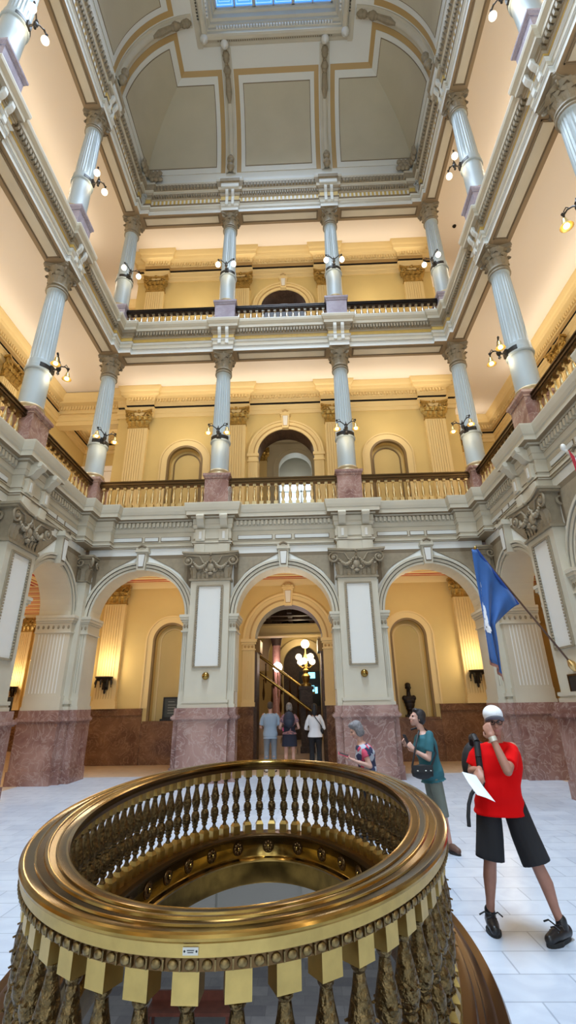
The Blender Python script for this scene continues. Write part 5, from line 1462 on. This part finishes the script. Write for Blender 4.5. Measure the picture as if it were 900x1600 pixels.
def torso_rings(J, g, h, lo=-.06, hi=1.0, fem=False, belly=0):
    r, f, u = frame_of(J)
    hr = (J['hR']-J['hL']); hr = V((hr.x, hr.y, 0)).normalized() if hr.length > .02 else r
    P, Ch, N = J['pel'], J['chest'], J['neck']
    sw = (J['sR']-J['sL']).length/2
    tab = [(-.30,.085,.072),(-.18,.097,.078),(0,.1,.076),(.25,.088,.07),(.5,.086,.068),(.8,.1,.074),(1.0,.106,.074),(1.25,.104,.068),(1.5,.098,.058),(1.7,.062,.042),(1.86,.04,.036)]
    out = []
    for t, rx, ry in tab:
        if t < lo*5-.2 or t > hi*2: continue
        c = P+(Ch-P)*t if t <= 1 else Ch+(N-Ch)*(t-1)
        k = max(0, min(1, t)); rr = (hr*(1-k)+r*k).normalized(); ff = (f-rr*f.dot(rr)).normalized()
        rx = rx*h*(1.0 if not fem else (1.04 if t < .2 else .9)); ry = ry*h
        if .1 < t < .8: ry += belly*.5; c = c+ff*belly*.5
        if fem and .8 <= t <= 1.2: ry += .012; c = c+ff*.012
        out.append((c, rr, ff, rx+g, ry+g))
    return out
def person(label, J, h, skin_m, head_f, fem=False, bald=False, hands=None, belly=0, vox=.009, face=True, hands_vox=True):
    """one continuous body mesh under an Empty at the feet; returns (root, relative joints, head matrix)"""
    base = V(((J['aR'].x+J['aL'].x)/2, (J['aR'].y+J['aL'].y)/2, 0))
    root = thing('person', label, 'person', tuple(base))
    J = {k: v-base for k, v in J.items()}
    mb = MB()
    loft(mb, torso_rings(J, 0, h, -.06, 1, fem, belly))
    s = h/1.7
    for q in 'RL':
        tcap(mb, [J['s'+q].lerp(J['chest'], .1), J['s'+q].lerp(J['e'+q], .5), J['e'+q]], [.05*s*(.88 if fem else 1), .045*s*(.9 if fem else 1), .036*s])
        tcap(mb, [J['e'+q], J['e'+q].lerp(J['w'+q], .35), J['w'+q]], [.037*s, .037*s*(.9 if fem else 1), .025*s])
        tcap(mb, [J['h'+q], J['h'+q].lerp(J['k'+q], .5), J['k'+q]], [.085*s, .072*s, .051*s])
        f = (J['t'+q]-J['a'+q]); fl = V((f.x, f.y, 0)).normalized()
        mid = J['k'+q].lerp(J['a'+q], .32) - fl*.018*s
        tcap(mb, [J['k'+q], mid, J['k'+q].lerp(J['a'+q], .7), J['a'+q]], [.05*s, .053*s, .036*s, .031*s])
        hd = J['a'+q]-fl*.045*s; 
        tcap(mb, [V((hd.x, hd.y, J['t'+q].z+.028)), J['a'+q].lerp(J['t'+q], .5)+V((0,0,.006)), J['t'+q]+V((0,0,.012))], [.034*s, .037*s, .028*s])
        d, palm, curl = (hands or {}).get(q, (J['w'+q]-J['e'+q], (0,0,0), .6))
        if V(palm).length < .1: palm = frame_of(J)[0]*(-1 if q == 'R' else 1)
        hand(mb, J['w'+q], d, palm, curl, s*(.92 if fem else 1), 1 if q == 'R' else -1)
    # head frame
    hf = V(head_f).normalized(); hr = hf.cross(V((0,0,1))).normalized(); hu = hr.cross(hf).normalized()
    R = Matrix((hr, hf, hu)).transposed().to_4x4(); c = J['head']
    L = lambda x, y, z: c + (R @ V((x, y, z, 1)).to_3d().to_4d()).to_3d()
    tcap(mb, [J['neck']-frame_of(J)[2]*.05, J['neck'], L(0, -.025, -.06)], [.058*s, .052*s*(.88 if fem else 1), .05*s*(.9 if fem else 1)])
    k = s
    ellip(mb, L(0,-.012,.03), (.073*k,.09*k,.082*k), R); ellip(mb, L(0,.022,-.03), (.058*k,.066*k,.075*k), R); ellip(mb, L(0,.045,-.078), (.034*k,.036*k,.032*k), R)
    ellip(mb, L(0,.088,-.02), (.013*k,.018*k,.026*k), R, 10, 8); ellip(mb, L(0,.098,-.034), (.016*k,.014*k,.011*k), R, 10, 8)
    ellip(mb, L(0,.07,.018), (.052*k,.018*k,.012*k), R, 12, 8); ellip(mb, L(0,.078,-.064), (.024*k,.012*k,.010*k), R, 10, 8)
    for q in (-1, 1):
        ellip(mb, L(q*.073*k,-.01,-.012), (.009*k,.022*k,.032*k), R, 10, 8); ellip(mb, L(q*.038,.062,-.03), (.022*k,.018*k,.018*k), R, 10, 8)
    eyes = [L(q*.029*k, .081*k, .002) for q in (-1, 1)]; lip = L(0, .09*k, -.064)
    def pick(p):
        if face and min((p-e).length for e in eyes) < .012*k: return 1
        if face and abs((p-lip).dot(hu)) < .007 and (p-lip).length < .026: return 2
        return 0
    b = remesh(mb, 'body', [skin_m, EYE, LIP], vox, root, 2, pick)
    return root, J, R, L
def shirt(root, J, h, m, sleeve=.5, hem=-.2, fem=False, g=.016, name='shirt', belly=0, vox=.011, cut=None):
    mb = MB(); s = h/1.7
    rr = torso_rings(J, g, h, -.06, 1, fem, belly)
    if fem: rr = rr[:-1]
    P, Ch = J['pel'], J['chest']
    t0 = hem
    first = rr[0]
    rings = [(P+(Ch-P)*t0, rr[1][1], rr[1][2], rr[1][3]+.016, rr[1][4]+.014)] + [r for r in rr if (r[0]-P).dot((Ch-P).normalized())/(Ch-P).length > t0+.05]
    loft(mb, rings)
    for q in 'RL':
        a, e, w = J['s'+q], J['e'+q], J['w'+q]
        if sleeve <= 1:
            end = a.lerp(e, sleeve); a0 = a.lerp(J['chest'], .14); tcap(mb, [a0, a.lerp(end, .55)], [.056*s, .057*s]); mb.tube([tuple(a0), tuple(a.lerp(end, .5)), tuple(end)], [.056*s, .059*s, .062*s], 14)
        else:
            end = e.lerp(w, sleeve-1); tcap(mb, [a.lerp(J['chest'], .14), a.lerp(e, .5), e], [.055*s, .052*s, .047*s]); mb.tube([tuple(e), tuple(end)], [.048*s, .036*s], 14)
    if cut: cut(mb)
    return remesh(mb, name, m, vox, root, 3)
def trousers(root, J, h, m, to=1.0, g=.014, name='trousers', flare=.0, fem=False, top=.12, vox=.011):
    """to: 0..1 hip to knee, 1..2 knee to ankle"""
    mb = MB(); s = h/1.7; P, Ch = J['pel'], J['chest']
    rr = [r for r in torso_rings(J, g, h, -.06, .9, fem) if (r[0]-P).dot((Ch-P).normalized())/(Ch-P).length < top+.15]
    loft(mb, rr)
    for q in 'RL':
        a, k, n = J['h'+q], J['k'+q], J['a'+q]
        end = a.lerp(k, to) if to <= 1 else k.lerp(n, to-1)
        if to <= 1: mb.tube([tuple(a+V((0,0,.05))), tuple(a.lerp(end, .5)), tuple(end)], [.096*s, (.090+flare*.5)*s, (.078+flare)*s], 16)
        else: mb.tube([tuple(a+V((0,0,.05))), tuple(a.lerp(k, .5)), tuple(k), tuple(end)], [.096*s, .084*s, .068*s, (.055+flare)*s], 16)
        mb.ball(tuple(a), .095*s, 14, 10)
    return remesh(mb, name, m, vox, root, 3)
def shoes(root, J, h, m, sole, lace=None, low=False):
    s = h/1.7
    for q in 'RL':
        a, t = J['a'+q], J['t'+q]; f = V((t.x-a.x, t.y-a.y, 0)).normalized(); r = f.cross(V((0,0,1)))
        hd = V((a.x, a.y, 0))-f*.045*s; mid = hd.lerp(V((t.x, t.y, 0)), .55); tt = V((t.x, t.y, 0))
        mb = MB()
        tcap(mb, [hd+V((0,0,.05)), mid+V((0,0,.052)), tt+V((0,0,.042))], [.045*s, .049*s, .038*s])
        if not low: tcap(mb, [a+V((0,0,-.01)), a+V((0,0,.035))], [.044*s, .042*s])
        o = remesh(mb, 'shoe', m, .008, root, 2)
        sm = MB(); n = 20; pts = []
        for i in range(n):
            an = 2*PI*i/n; cc = hd.lerp(tt, .5) + f*(hd-tt).length*.5*cos(an)*1.28 + r*.052*s*sin(an)*(1.1 if cos(an) > 0 else .85); pts.append((cc.x, cc.y))
        sm.prism(pts, 'z', 0, .026); sm.build('sole', sole, o)
        if lace:
            lm = MB()
            for i in range(4):
                c = mid.lerp(tt, .1+.18*i)+V((0,0,.1-.012*i)); lm.tube([tuple(c-r*.035-V((0,0,.015))), tuple(c), tuple(c+r*.035-V((0,0,.015)))], .006, 6)
            c = mid+V((0,0,.105)); lm.tube([tuple(c), tuple(c+r*.05+V((0,0,.02))), tuple(c+r*.09)], .006, 6); lm.tube([tuple(c), tuple(c-r*.05+V((0,0,.02))), tuple(c-r*.08+f*.02)], .006, 6)
            lm.build('laces', lace, o)
def hair(root, R, L, m, s, style='short', name='hair'):
    mb = MB()
    ellip(mb, L(0,-.024,.044), (.08*s,.092*s,.082*s), R); ellip(mb, L(0,-.05,-.005), (.076*s,.066*s,.075*s), R)
    ellip(mb, L(0,.03,.085), (.06*s,.05*s,.034*s), R)
    for q in (-1, 1): ellip(mb, L(q*.062*s,-.03,-.0), (.022*s,.05*s,.05*s), R)
    if style == 'bob':
        for q in (-1, 1): ellip(mb, L(q*.062*s,-.02,-.03), (.024*s,.052*s,.075*s), R)
        ellip(mb, L(0,-.055,-.04), (.075*s,.055*s,.07*s), R)
    if style == 'long':
        ellip(mb, L(0,-.07,-.08), (.078*s,.05*s,.13*s), R)
    if style == 'bun': ellip(mb, L(0,-.11,.05), (.05*s,.05*s,.05*s), R)
    return remesh(mb, name, m, .008, root, 2)

# --- man in red, walking towards the viewer, hand raised to his face
RED = mat('red_cotton', (.68,.003,.004), .9, spec=.15); BLK = mat('black_cotton', (.012,.012,.015), .85)
SK1 = skin('tanned_skin', (.40,.19,.13)); SK2 = skin('fair_skin', (.62,.36,.28)); SK3 = skin('medium_skin', (.52,.29,.21))
J = dict(pel=V((2.10,4.60,.88)), chest=V((2.125,4.585,1.13)), neck=V((2.145,4.57,1.355)), head=V((2.145,4.53,1.49)),
         sR=V((2.0,4.62,1.285)), sL=V((2.29,4.56,1.295)), eR=V((1.925,4.64,1.10)), wR=V((1.92,4.42,1.13)),
         eL=V((2.09,4.26,1.14)), wL=V((2.04,4.33,1.365)), hR=V((2.02,4.62,.84)), hL=V((2.20,4.58,.84)), kR=V((1.955,4.60,.47)), kL=V((2.285,4.50,.46)),
         aR=V((1.925,4.70,.085)), aL=V((2.385,4.50,.085)), tR=V((1.90,4.555,.02)), tL=V((2.235,4.395,.02)))
root, K, R, L = person('man in a red t-shirt, black shorts and white cap walking, one hand to his face', J, 1.66, SK1, (-.22,-1,-.06), belly=.03,
    hands={'R': ((-.35,-.8,-.35), (.1,-.3,-1), .75), 'L': ((-.25,.35,1), (.6,.75,-.2), .7)}, vox=.0075)
shirt(root, K, 1.66, RED, .78, -.34, g=.03, belly=.03)
trousers(root, K, 1.66, BLK, .98, .02, 'shorts', .035)
SHOE = mat('black_leather', (.012,.011,.012), .35); SOLE = mat('black_sole', (.015,.015,.015), .7)
shoes(root, K, 1.66, SHOE, SOLE, BLACK)
CAPW = mat('white_cap_cloth', (.80,.82,.86), .8)
mb = MB(); ellip(mb, L(0,-.012,.055), (.084,.103,.078), R)
o = remesh(mb, 'cap', CAPW, .008, root, 2)
mb = MB(); n = 14
top = [L(.078*cos(PI*i/n), .05+.12*sin(PI*i/n), .022+.040*sin(PI*i/n)) for i in range(n+1)]
mb.add([tuple(p) for p in top]+[tuple(p-V((0,0,.012))) for p in top], [tuple(range(n+1)), tuple(range(2*n+1, n, -1))]+[(i, i+1, n+2+i, n+1+i) for i in range(n)]+[(n, 0, n+1, 2*n+1)])
mb.build('cap_brim', [mat('cap_brim_cloth', (.16,.17,.2), .8)], o)
hair(root, R, lambda x, y, z: L(x, y*.9-.004, z*.8-.012), mat('grey_hair', (.25,.22,.2), .8), .93)
mb = MB()
for q in (-1, 1):
    mb.tube([tuple(L(q*.03+.022*cos(2*PI*i/12), .094, .0+.017*sin(2*PI*i/12))) for i in range(13)], .003, 6); mb.tube([tuple(L(q*.052,.092,.004)), tuple(L(q*.075,.0,.004))], .003, 6)
mb.tube([tuple(L(-.009,.097,.003)), tuple(L(.009,.097,.003))], .003, 6); mb.build('glasses', IRON, root)
w = K['wL']; a = (K['wL']-K['eL']).normalized(); mb = MB(); mb.tube([tuple(w-a*.018), tuple(w+a*.018)], .032, 14)
o = mb.build('watch', mat('watch_steel', (.75,.72,.62), .3, .6), root, SM)
# papers in his right hand, backpack and its hanging strap
pw = J['wR']+V((-.07,-.09,-.06))
t = thing('paper_leaflet', 'white folded leaflet held low by the man in the red t-shirt', 'paper', tuple(pw)); t.scale = (.85, .85, .85)
mb = MB(); mb.grid([[(-.12,-.01,.075), (-.06,-.01,.06), (.0,-.01,.045)], [(-.09,-.06,-.01), (-.02,-.05,-.03), (.05,-.05,-.05)], [(-.04,-.11,-.10), (.04,-.1,-.125), (.12,-.09,-.16)]]); o = mb.build('sheet', mat('paper_white', (.80,.83,.88), .7), t); o.modifiers.new('t', 'SOLIDIFY').thickness = .003
mb = MB(); mb.grid([[(-.10,.01,.06), (.01,.0,.04)], [(-.05,-.06,-.08), (.09,-.05,-.12)]]); o = mb.build('sheet', mat('paper_grey', (.7,.74,.8), .7), t); o.modifiers.new('t', 'SOLIDIFY').thickness = .003
bp_ = V((2.03, 4.80, 1.12)); NYL = mat('black_nylon', (.010,.010,.012), .6)
t = thing('backpack', 'black backpack slung on the right shoulder of the man in red', 'backpack', tuple(bp_))
mb = MB(); ellip(mb, V((0.02,.03,0)), (.15,.085,.21), Matrix.Identity(4)); ellip(mb, V((0.02,.09,-.06)), (.11,.05,.11), Matrix.Identity(4)); remesh(mb, 'pack', NYL, .012, t, 3)
mb = MB()
pth = [V((2.0,4.76,1.30)), V((1.985,4.70,1.36)), V((1.975,4.60,1.372)), V((1.97,4.53,1.33)), V((1.955,4.50,1.22)), V((1.955,4.50,1.08)), V((1.97,4.52,.97)), V((1.98,4.62,.93)), V((2.0,4.76,.95))]
for p0, p1 in zip(pth[:-1], pth[1:]):
    mb.tube([tuple(p0-bp_), tuple(p1-bp_)], .027, 8)
mb.build('shoulder_strap', NYL, t, SM)
mb = MB(); sp_ = [V((1.90,4.50,1.0)), V((1.845,4.48,.95)), V((1.81,4.47,.88)), V((1.79,4.46,.80)), V((1.785,4.46,.73))]
mb.tube([tuple(V((1.955,4.5,1.06))-bp_)]+[tuple(p-bp_) for p in sp_], .016, 8); mb.build('loose_strap', NYL, t, SM)

# --- woman in teal, looking up to the left
TEAL = mat('teal_cotton', (.025,.13,.16), .8); GREYG = mat('grey_green_twill', (.16,.18,.15), .85)
H = 1.60; X0, Y0 = 2.07, 6.85
J = template(H, (X0, Y0, 0), PI/2+.15, True)
J.update(neck=V((2.02,6.85,1.325)), head=V((1.985,6.86,1.465)), eL=V((2.03,6.66,1.0)), wL=V((1.87,6.68,1.09)), eR=V((2.0,7.04,1.02)), wR=V((1.83,6.90,1.14)),
         kR=V((2.10,6.98,.45)), kL=V((2.15,6.76,.45)), aR=V((2.02,6.98,.075)), aL=V((2.19,6.76,.075)), tR=V((1.90,7.02,.02)), tL=V((2.24,6.62,.02)), pel=V((2.09,6.85,.85)), hR=V((2.08,6.93,.82)), hL=V((2.09,6.77,.82)))
root, K, R, L = person('woman in a teal t-shirt and grey capris looking up, holding a phone', J, H, SK2, (-1,-.18,.28), True,
    hands={'L': ((-.6,.1,.75), (.2,.9,0), .9), 'R': ((-.6,-.3,.6), (.2,-.9,0), .8)}, vox=.009)
shirt(root, K, H, TEAL, .72, -.38, True, .018); trousers(root, K, H, GREYG, 1.25, .014, 'capri_trousers', .012, True)
shoes(root, K, H, mat('brown_sandal', (.12,.06,.04), .6), SOLE, None, True)
hair(root, R, L, mat('dark_hair', (.018,.014,.014), .55), .97)
t = thing('mobile_phone', 'dark mobile phone held up by the woman in teal', 'phone', (1.80, 6.77, 1.205)); mb = MB(); mb.box(-.005,.005,-.036,.036,-.075,.075); o = mb.build('case', BLACK, t); o.rotation_euler = (0, -.4, .3); mb = MB(); mb.box(.005,.006,-.032,.032,-.07,.07); o2 = mb.build('screen', mat('dark_screen', (.02,.02,.03), .1), t); o2.rotation_euler = (0, -.4, .3)
t = thing('shoulder_bag', 'black shoulder bag at the hip of the woman in teal', 'bag', (1.93, 6.64, .86))
mb = MB(); ellip(mb, V((0,0,0)), (.14,.06,.085), Matrix.Identity(4)); mb.box(-.125,.125,-.045,.045,-.05,.07); remesh(mb, 'pouch', NYL, .01, t, 3)
mb = MB(); mb.box(-.12,.12,-.07,-.055,.0,.075); mb.build('flap', BLACK, t)
mb = MB()
for x in (-.07,.03,.09): mb.ball((x,-.075,.02), (.012,.005,.006), 8, 5)
mb.build('clasp', mat('bag_clasp', (.7,.68,.6), .3, 1), t, SM)
mb = MB(); mb.tube([(.12,.0,.06), (.2,.02,.2), (.19,.12,.42), (.12,.3,.50), (-.02,.34,.46)], .012, 8); mb.tube([(-.12,0,.06), (-.06,.0,.25), (.02,.1,.42), (.1,.3,.5)], .012, 8); mb.build('strap', NYL, t, SM)

# --- grey-haired woman bent over her phone at the far side of the well
H = 1.54; J = template(H, (1.31, 7.42, 0), PI/2-.12, True)
for k in ('pel', 'hR', 'hL'): J[k] = J[k]+V((.03,0,-.02))
J.update(chest=V((1.335,7.42,1.0)), neck=V((1.265,7.42,1.175)), head=V((1.215,7.41,1.305)), sR=J['sR']+V((-.01,0,-.165)), sL=J['sL']+V((-.01,0,-.165)), eL=V((1.36,7.22,.865)), wL=V((1.17,7.22,.925)), eR=V((1.30,7.60,.87)), wR=V((1.12,7.36,.935)))
root, K, R, L = person('grey-haired woman in a patterned top bent over her pink phone at the rail', J, H, SK2, (-1,-.1,-.45), True,
    hands={'L': ((-1,.15,.3), (.2,.4,.8), .7), 'R': ((-1,-.1,.3), (.2,0,.8), .7)}, vox=.009)
PATT = bpy.data.materials.new('patterned_blouse'); PATT.use_nodes = True
nt = PATT.node_tree; vz = nt.nodes.new('ShaderNodeTexVoronoi'); vz.inputs['Scale'].default_value = 16; rp = nt.nodes.new('ShaderNodeValToRGB'); g_ = nt.nodes.new('ShaderNodeNewGeometry')
rp.color_ramp.interpolation = 'CONSTANT'; e = rp.color_ramp.elements; e[0].color = (.02,.025,.07,1); e[1].position = .35; e[1].color = (.42,.45,.52,1); x_ = e.new(.6); x_.color = (.55,.06,.12,1); x_ = e.new(.75); x_.color = (.03,.03,.08,1)
nt.links.new(g_.outputs['Position'], vz.inputs['Vector']); nt.links.new(vz.outputs['Color'], rp.inputs['Fac']); nt.links.new(rp.outputs['Color'], nt.nodes['Principled BSDF'].inputs['Base Color']); nt.nodes['Principled BSDF'].inputs['Roughness'].default_value = .8
shirt(root, K, H, PATT, .5, -.35, True, .02, 'blouse'); trousers(root, K, H, BLK, 1.9, .014, 'trousers', 0, True); shoes(root, K, H, SHOE, SOLE)
hair(root, R, L, mat('silver_hair', (.23,.22,.23), .6, var=.4, vscale=40), .98, 'bob')
t = thing('mobile_phone', 'pink mobile phone in the hands of the grey-haired woman', 'phone', (1.015, 7.27, 1.005)); mb = MB(); mb.box(-.075,.075,-.038,.038,-.005,.005); o = mb.build('case', mat('pink_case', (.75,.08,.16), .5), t); o.rotation_euler = (.25, .3, 0); mb = MB(); mb.box(-.07,.07,-.033,.033,.005,.006); o = mb.build('screen', BLACK, t); o.rotation_euler = (.25, .3, 0)

# --- three visitors in the middle doorway, backs turned
def visitor(label, x, y, h, hd, fem, head_f, sk=SK3):
    J = template(h, (x, y, 0), hd, fem)
    f = Matrix.Rotation(hd, 3, 'Z')
    for q, sx in (('R', 1), ('L', -1)):
        J['e'+q] = V((x, y, 0)) + f @ V((sx*.15*h, -.0, .62*h)); J['w'+q] = V((x, y, 0)) + f @ V((sx*.09*h, .13*h, .60*h))
    return person(label, J, h, sk, head_f, fem, vox=.011)
h = 1.76; root, K, R, L = visitor('man in a pale blue shirt and grey trousers, back turned, in the middle doorway', -.49, 14.25, h, .05, False, (.1,1,0))
shirt(root, K, h, mat('pale_blue_shirt', (.27,.34,.42), .8), .85, -.36, False, .03, belly=.03); trousers(root, K, h, mat('grey_trousers', (.20,.23,.27), .85), 1.93, .016, 'trousers', .012); shoes(root, K, h, mat('white_trainer', (.7,.68,.68), .6), SOLE); hair(root, R, L, mat('brown_hair', (.05,.03,.02), .6), 1.0)
h = 1.72; root, K, R, L = visitor('woman in a short dark dress, back turned, between the two other visitors', 0.04, 14.2, h, -.05, True, (0,1,.0), SK2)
FLOR = mat('floral_blouse', (.5,.22,.2), .8, vscale=25, col2=(.06,.06,.1))
shirt(root, K, h, FLOR, .55, 0, True, .016, 'blouse'); mb = MB(); loft(mb, [(K['pel']+V((0,0,-.30)), V((1,0,0)), V((0,1,0)), .215, .16), (K['pel']+V((0,0,-.1)), V((1,0,0)), V((0,1,0)), .20, .15), (K['pel']+V((0,0,.1)), V((1,0,0)), V((0,1,0)), .165, .13), (K['chest'], V((1,0,0)), V((0,1,0)), .165, .13)]); remesh(mb, 'dress', mat('navy_cloth', (.012,.014,.03), .8), .012, root); shoes(root, K, h, mat('tan_shoe', (.4,.3,.25), .6), SOLE, None, True)
hair(root, R, L, mat('ash_blonde_hair', (.30,.27,.25), .6, var=.5, vscale=30), 1.05, 'bob')
t = thing('backpack', 'navy backpack worn by the woman in the dark dress', 'backpack', (.04, 14.02, 1.28)); mb = MB(); ellip(mb, V((0,0,0)), (.16,.09,.22), Matrix.Identity(4)); ellip(mb, V((0,-.06,-.08)), (.12,.05,.1), Matrix.Identity(4)); remesh(mb, 'pack', mat('navy_nylon', (.012,.016,.035), .6), .012, t); mb = MB(); mb.tube([(-.04,-.02,.2), (0,-.03,.25), (.04,-.02,.2)], .012, 8); mb.build('loop', NYL, t, SM); mb = MB(); mb.box(-.18,-.15,-.05,0,-.28,-.2); mb.build('tag', mat('magenta_tag', (.6,.05,.15), .6), t)
h = 1.69; root, K, R, L = visitor('woman in a white top and black trousers, back turned, right in the middle doorway', .745, 14.2, h, .02, True, (-.05,1,.0))
shirt(root, K, h, mat('white_knit', (.72,.72,.74), .85), 1.9, -.2, True, .022, 'top'); trousers(root, K, h, BLK, 1.93, .018, 'trousers', .02, True); shoes(root, K, h, SHOE, SOLE); hair(root, R, L, mat('black_hair', (.01,.008,.009), .5), 1.0, 'long')
t = thing('crossbody_bag', 'dark crossbody bag of the woman in the white top', 'bag', (.925, 14.22, .98)); mb = MB(); ellip(mb, V((.02,.0,0)), (.05,.1,.08), Matrix.Identity(4)); remesh(mb, 'pouch', NYL, .012, t); mb = MB(); mb.tube([(.02,-.06,.05), (-.04,-.15,.18), (-.16,-.165,.34), (-.25,-.14,.46), (-.29,-.05,.51), (-.28,.05,.48)], .011, 8); mb.build('strap', NYL, t, SM)

# the bust in the niche
mb = MB(); I4 = Matrix.Identity(4)
for c, r in (((0,0,.26),(.13,.10,.10)), ((0,-.01,.36),(.155,.11,.14)), ((0,0,.47),(.19,.12,.13)), ((-.15,0,.56),(.08,.085,.085)), ((.15,0,.56),(.08,.085,.085)), ((0,0,.58),(.15,.09,.07)),
             ((0,.0,.92),(.088,.11,.10)), ((0,-.03,.85),(.068,.08,.09)), ((0,-.04,.79),(.05,.055,.045)), ((0,-.115,.865),(.014,.025,.03)), ((0,-.09,.90),(.06,.025,.014)), ((-.088,.0,.87),(.012,.024,.034)), ((.088,0,.87),(.012,.024,.034)), ((0,.02,.96),(.093,.11,.075))):
    ellip(mb, V(c), r, I4)
tcap(mb, [(0,.01,.58), (0,.0,.80)], [.075, .06])
remesh(mb, 'figure', BUSTM, .011, BUST, 2)
# ------------------------------------------------------------------ light
def area(name, loc, rot, sx, sy, power, col, spread=PI):
    l = bpy.data.lights.new(name, 'AREA'); l.shape = 'RECTANGLE'; l.size = sx; l.size_y = sy; l.energy = power; l.color = col; l.spread = spread
    o = bpy.data.objects.new(name, l); C.objects.link(o); o.location = loc; o.rotation_euler = rot; return o
COOL = (.66,.82,1.0); WARM = (1.0,.79,.50); WARMW = (1.0,.85,.66)
K_SKY, K_COVE, K_GF = 2900, 13, 50
area('skylight_daylight', (0, 3.7, 26.9), (0, 0, 0), 4.3, 10.8, K_SKY, COOL, rad(92))
for z, e in ((10.3, 420), (3.0, 90)): area('added_arcade_fill', (0, YEND+.2, z), (PI/2, 0, 0), 10, 4, e, (.78,.89,1.0))  # fill lights added behind the viewer to brighten the arcade
UP = (PI, 0, 0)
# lamps lying on the gallery cornices, washing the ceilings
for z, k in ((13.35, 1.0), (21.2, 1.0)):
    area('cove_far', (0, 15.55, z), UP, 13, .25, K_COVE*3.2*k, WARMW)
    for s in (-1, 1): area('cove_side', (s*8.95, 5.5, z), UP, .25, 20, K_COVE*4.5*k, WARMW); area('cove_recess', (s*8.2, 18.2, z), UP, 2, .25, K_COVE*.5*k, WARMW)
# ground floor: bracket uplights
for x, y in ((-6, 15.85), (6, 15.85), (-9.25, 10.54), (-9.25, 13), (-12.5, 21.7), (9.25, 13)):
    l = bpy.data.lights.new('bracket_lamp', 'POINT'); l.energy = K_GF; l.color = WARM; l.shadow_soft_size = .12
    o = bpy.data.objects.new('bracket_lamp', l); C.objects.link(o); o.location = (x*(.965 if 9 < abs(x) < 10 else 1), y-(.38 if not 9 < abs(x) < 10 else 0), 3.0); l.shadow_soft_size = .25
    l.energy = K_GF
for k, z in ((9.6, 9.45), (16.8, 16.75)):   # the column sconces
    for nm, x, y, rz in spots:
        dx, dy = (0, -.62) if abs(y-13) < .1 and abs(x) < 3 else ((.45 if x < 0 else -.45), -.45 if abs(y-13) < .1 else 0)
        l = bpy.data.lights.new('sconce_light', 'POINT'); l.energy = 9; l.color = WARM; l.shadow_soft_size = .15
        o = bpy.data.objects.new('sconce_light', l); C.objects.link(o); o.location = (x+dx, y+dy, z-.12)
# point lights without fixtures, added to brighten the ambulatories and galleries
def lamp(x, y, z, e, c=WARM, r=.25):
    l = bpy.data.lights.new('lamp_and_fill', 'POINT'); l.energy = e; l.color = c; l.shadow_soft_size = r
    o = bpy.data.objects.new('lamp_and_fill', l); C.objects.link(o); o.location = (x, y, z)
for x in (-4, 0, 4): lamp(x, 14.6, 4.6, 36)
for s in (-1, 1):
    for y in (11, 6, 1): lamp(s*7.9, y, 4.6, 36)
    for z in (12.2, 19.3):
        lamp(s*7.9, 17.2, z-1, 25, WARMW)
        for y in (13.5, 9.5, 5, 0): lamp(s*7.9, y, z-1, 75, WARMW)
for x in (-4, 0, 4):
    for z in (12.6, 19.7): lamp(x, 14.9, z-1, 55, WARMW)
lamp(.55, 19.4, 3.6, 28); lamp(-.68, 21.3, 3.2, 30, (1,.8,.85)); lamp(.3, 24.6, 4.5, 50); lamp(0, 19, 13, 130, WARMW); lamp(.2, 25.4, 14, 50, (.8,.9,1))
lamp(-13, 18, 4.4, 160, WARMW)
area('lower_hall', (0, 6, -.5), (0, 0, 0), 6, 8, 650, (.85,.9,1.0))
wd = bpy.data.worlds.new('world'); bpy.context.scene.world = wd; wd.use_nodes = True
wd.node_tree.nodes['Background'].inputs[0].default_value = (.75,.85,1,1); wd.node_tree.nodes['Background'].inputs[1].default_value = .3

# ------------------------------------------------------------------ camera
cam = bpy.data.cameras.new('camera'); co = bpy.data.objects.new('camera', cam); C.objects.link(co)
PIT, YAW, ROL = .3916, .0285, .0165
fwd = Vector((-sin(YAW)*cos(PIT), cos(YAW)*cos(PIT), sin(PIT))); rt = Vector((cos(YAW), sin(YAW), 0)); up = rt.cross(fwd)
r2 = rt*cos(ROL) - up*sin(ROL); u2 = rt*sin(ROL) + up*cos(ROL)
M = Matrix((r2, u2, -fwd)).transposed().to_4x4(); M.translation = Vector((.506, 0, 1.65)); co.matrix_world = M
cam.sensor_fit = 'VERTICAL'; cam.sensor_height = 36; cam.lens = 36*730.5/1600; cam.clip_start = .05; cam.clip_end = 200
sc = bpy.context.scene; sc.camera = co
sc.view_settings.view_transform = 'Standard'; sc.view_settings.look = 'None'; sc.view_settings.gamma = 1; sc.view_settings.use_curve_mapping = False
sc.view_settings.exposure = -0.28
sc.cycles.use_denoising = True; sc.cycles.max_bounces = 8; sc.cycles.diffuse_bounces = 5; sc.cycles.glossy_bounces = 4; sc.cycles.sample_clamp_indirect = 6
sc.cycles.use_adaptive_sampling = True
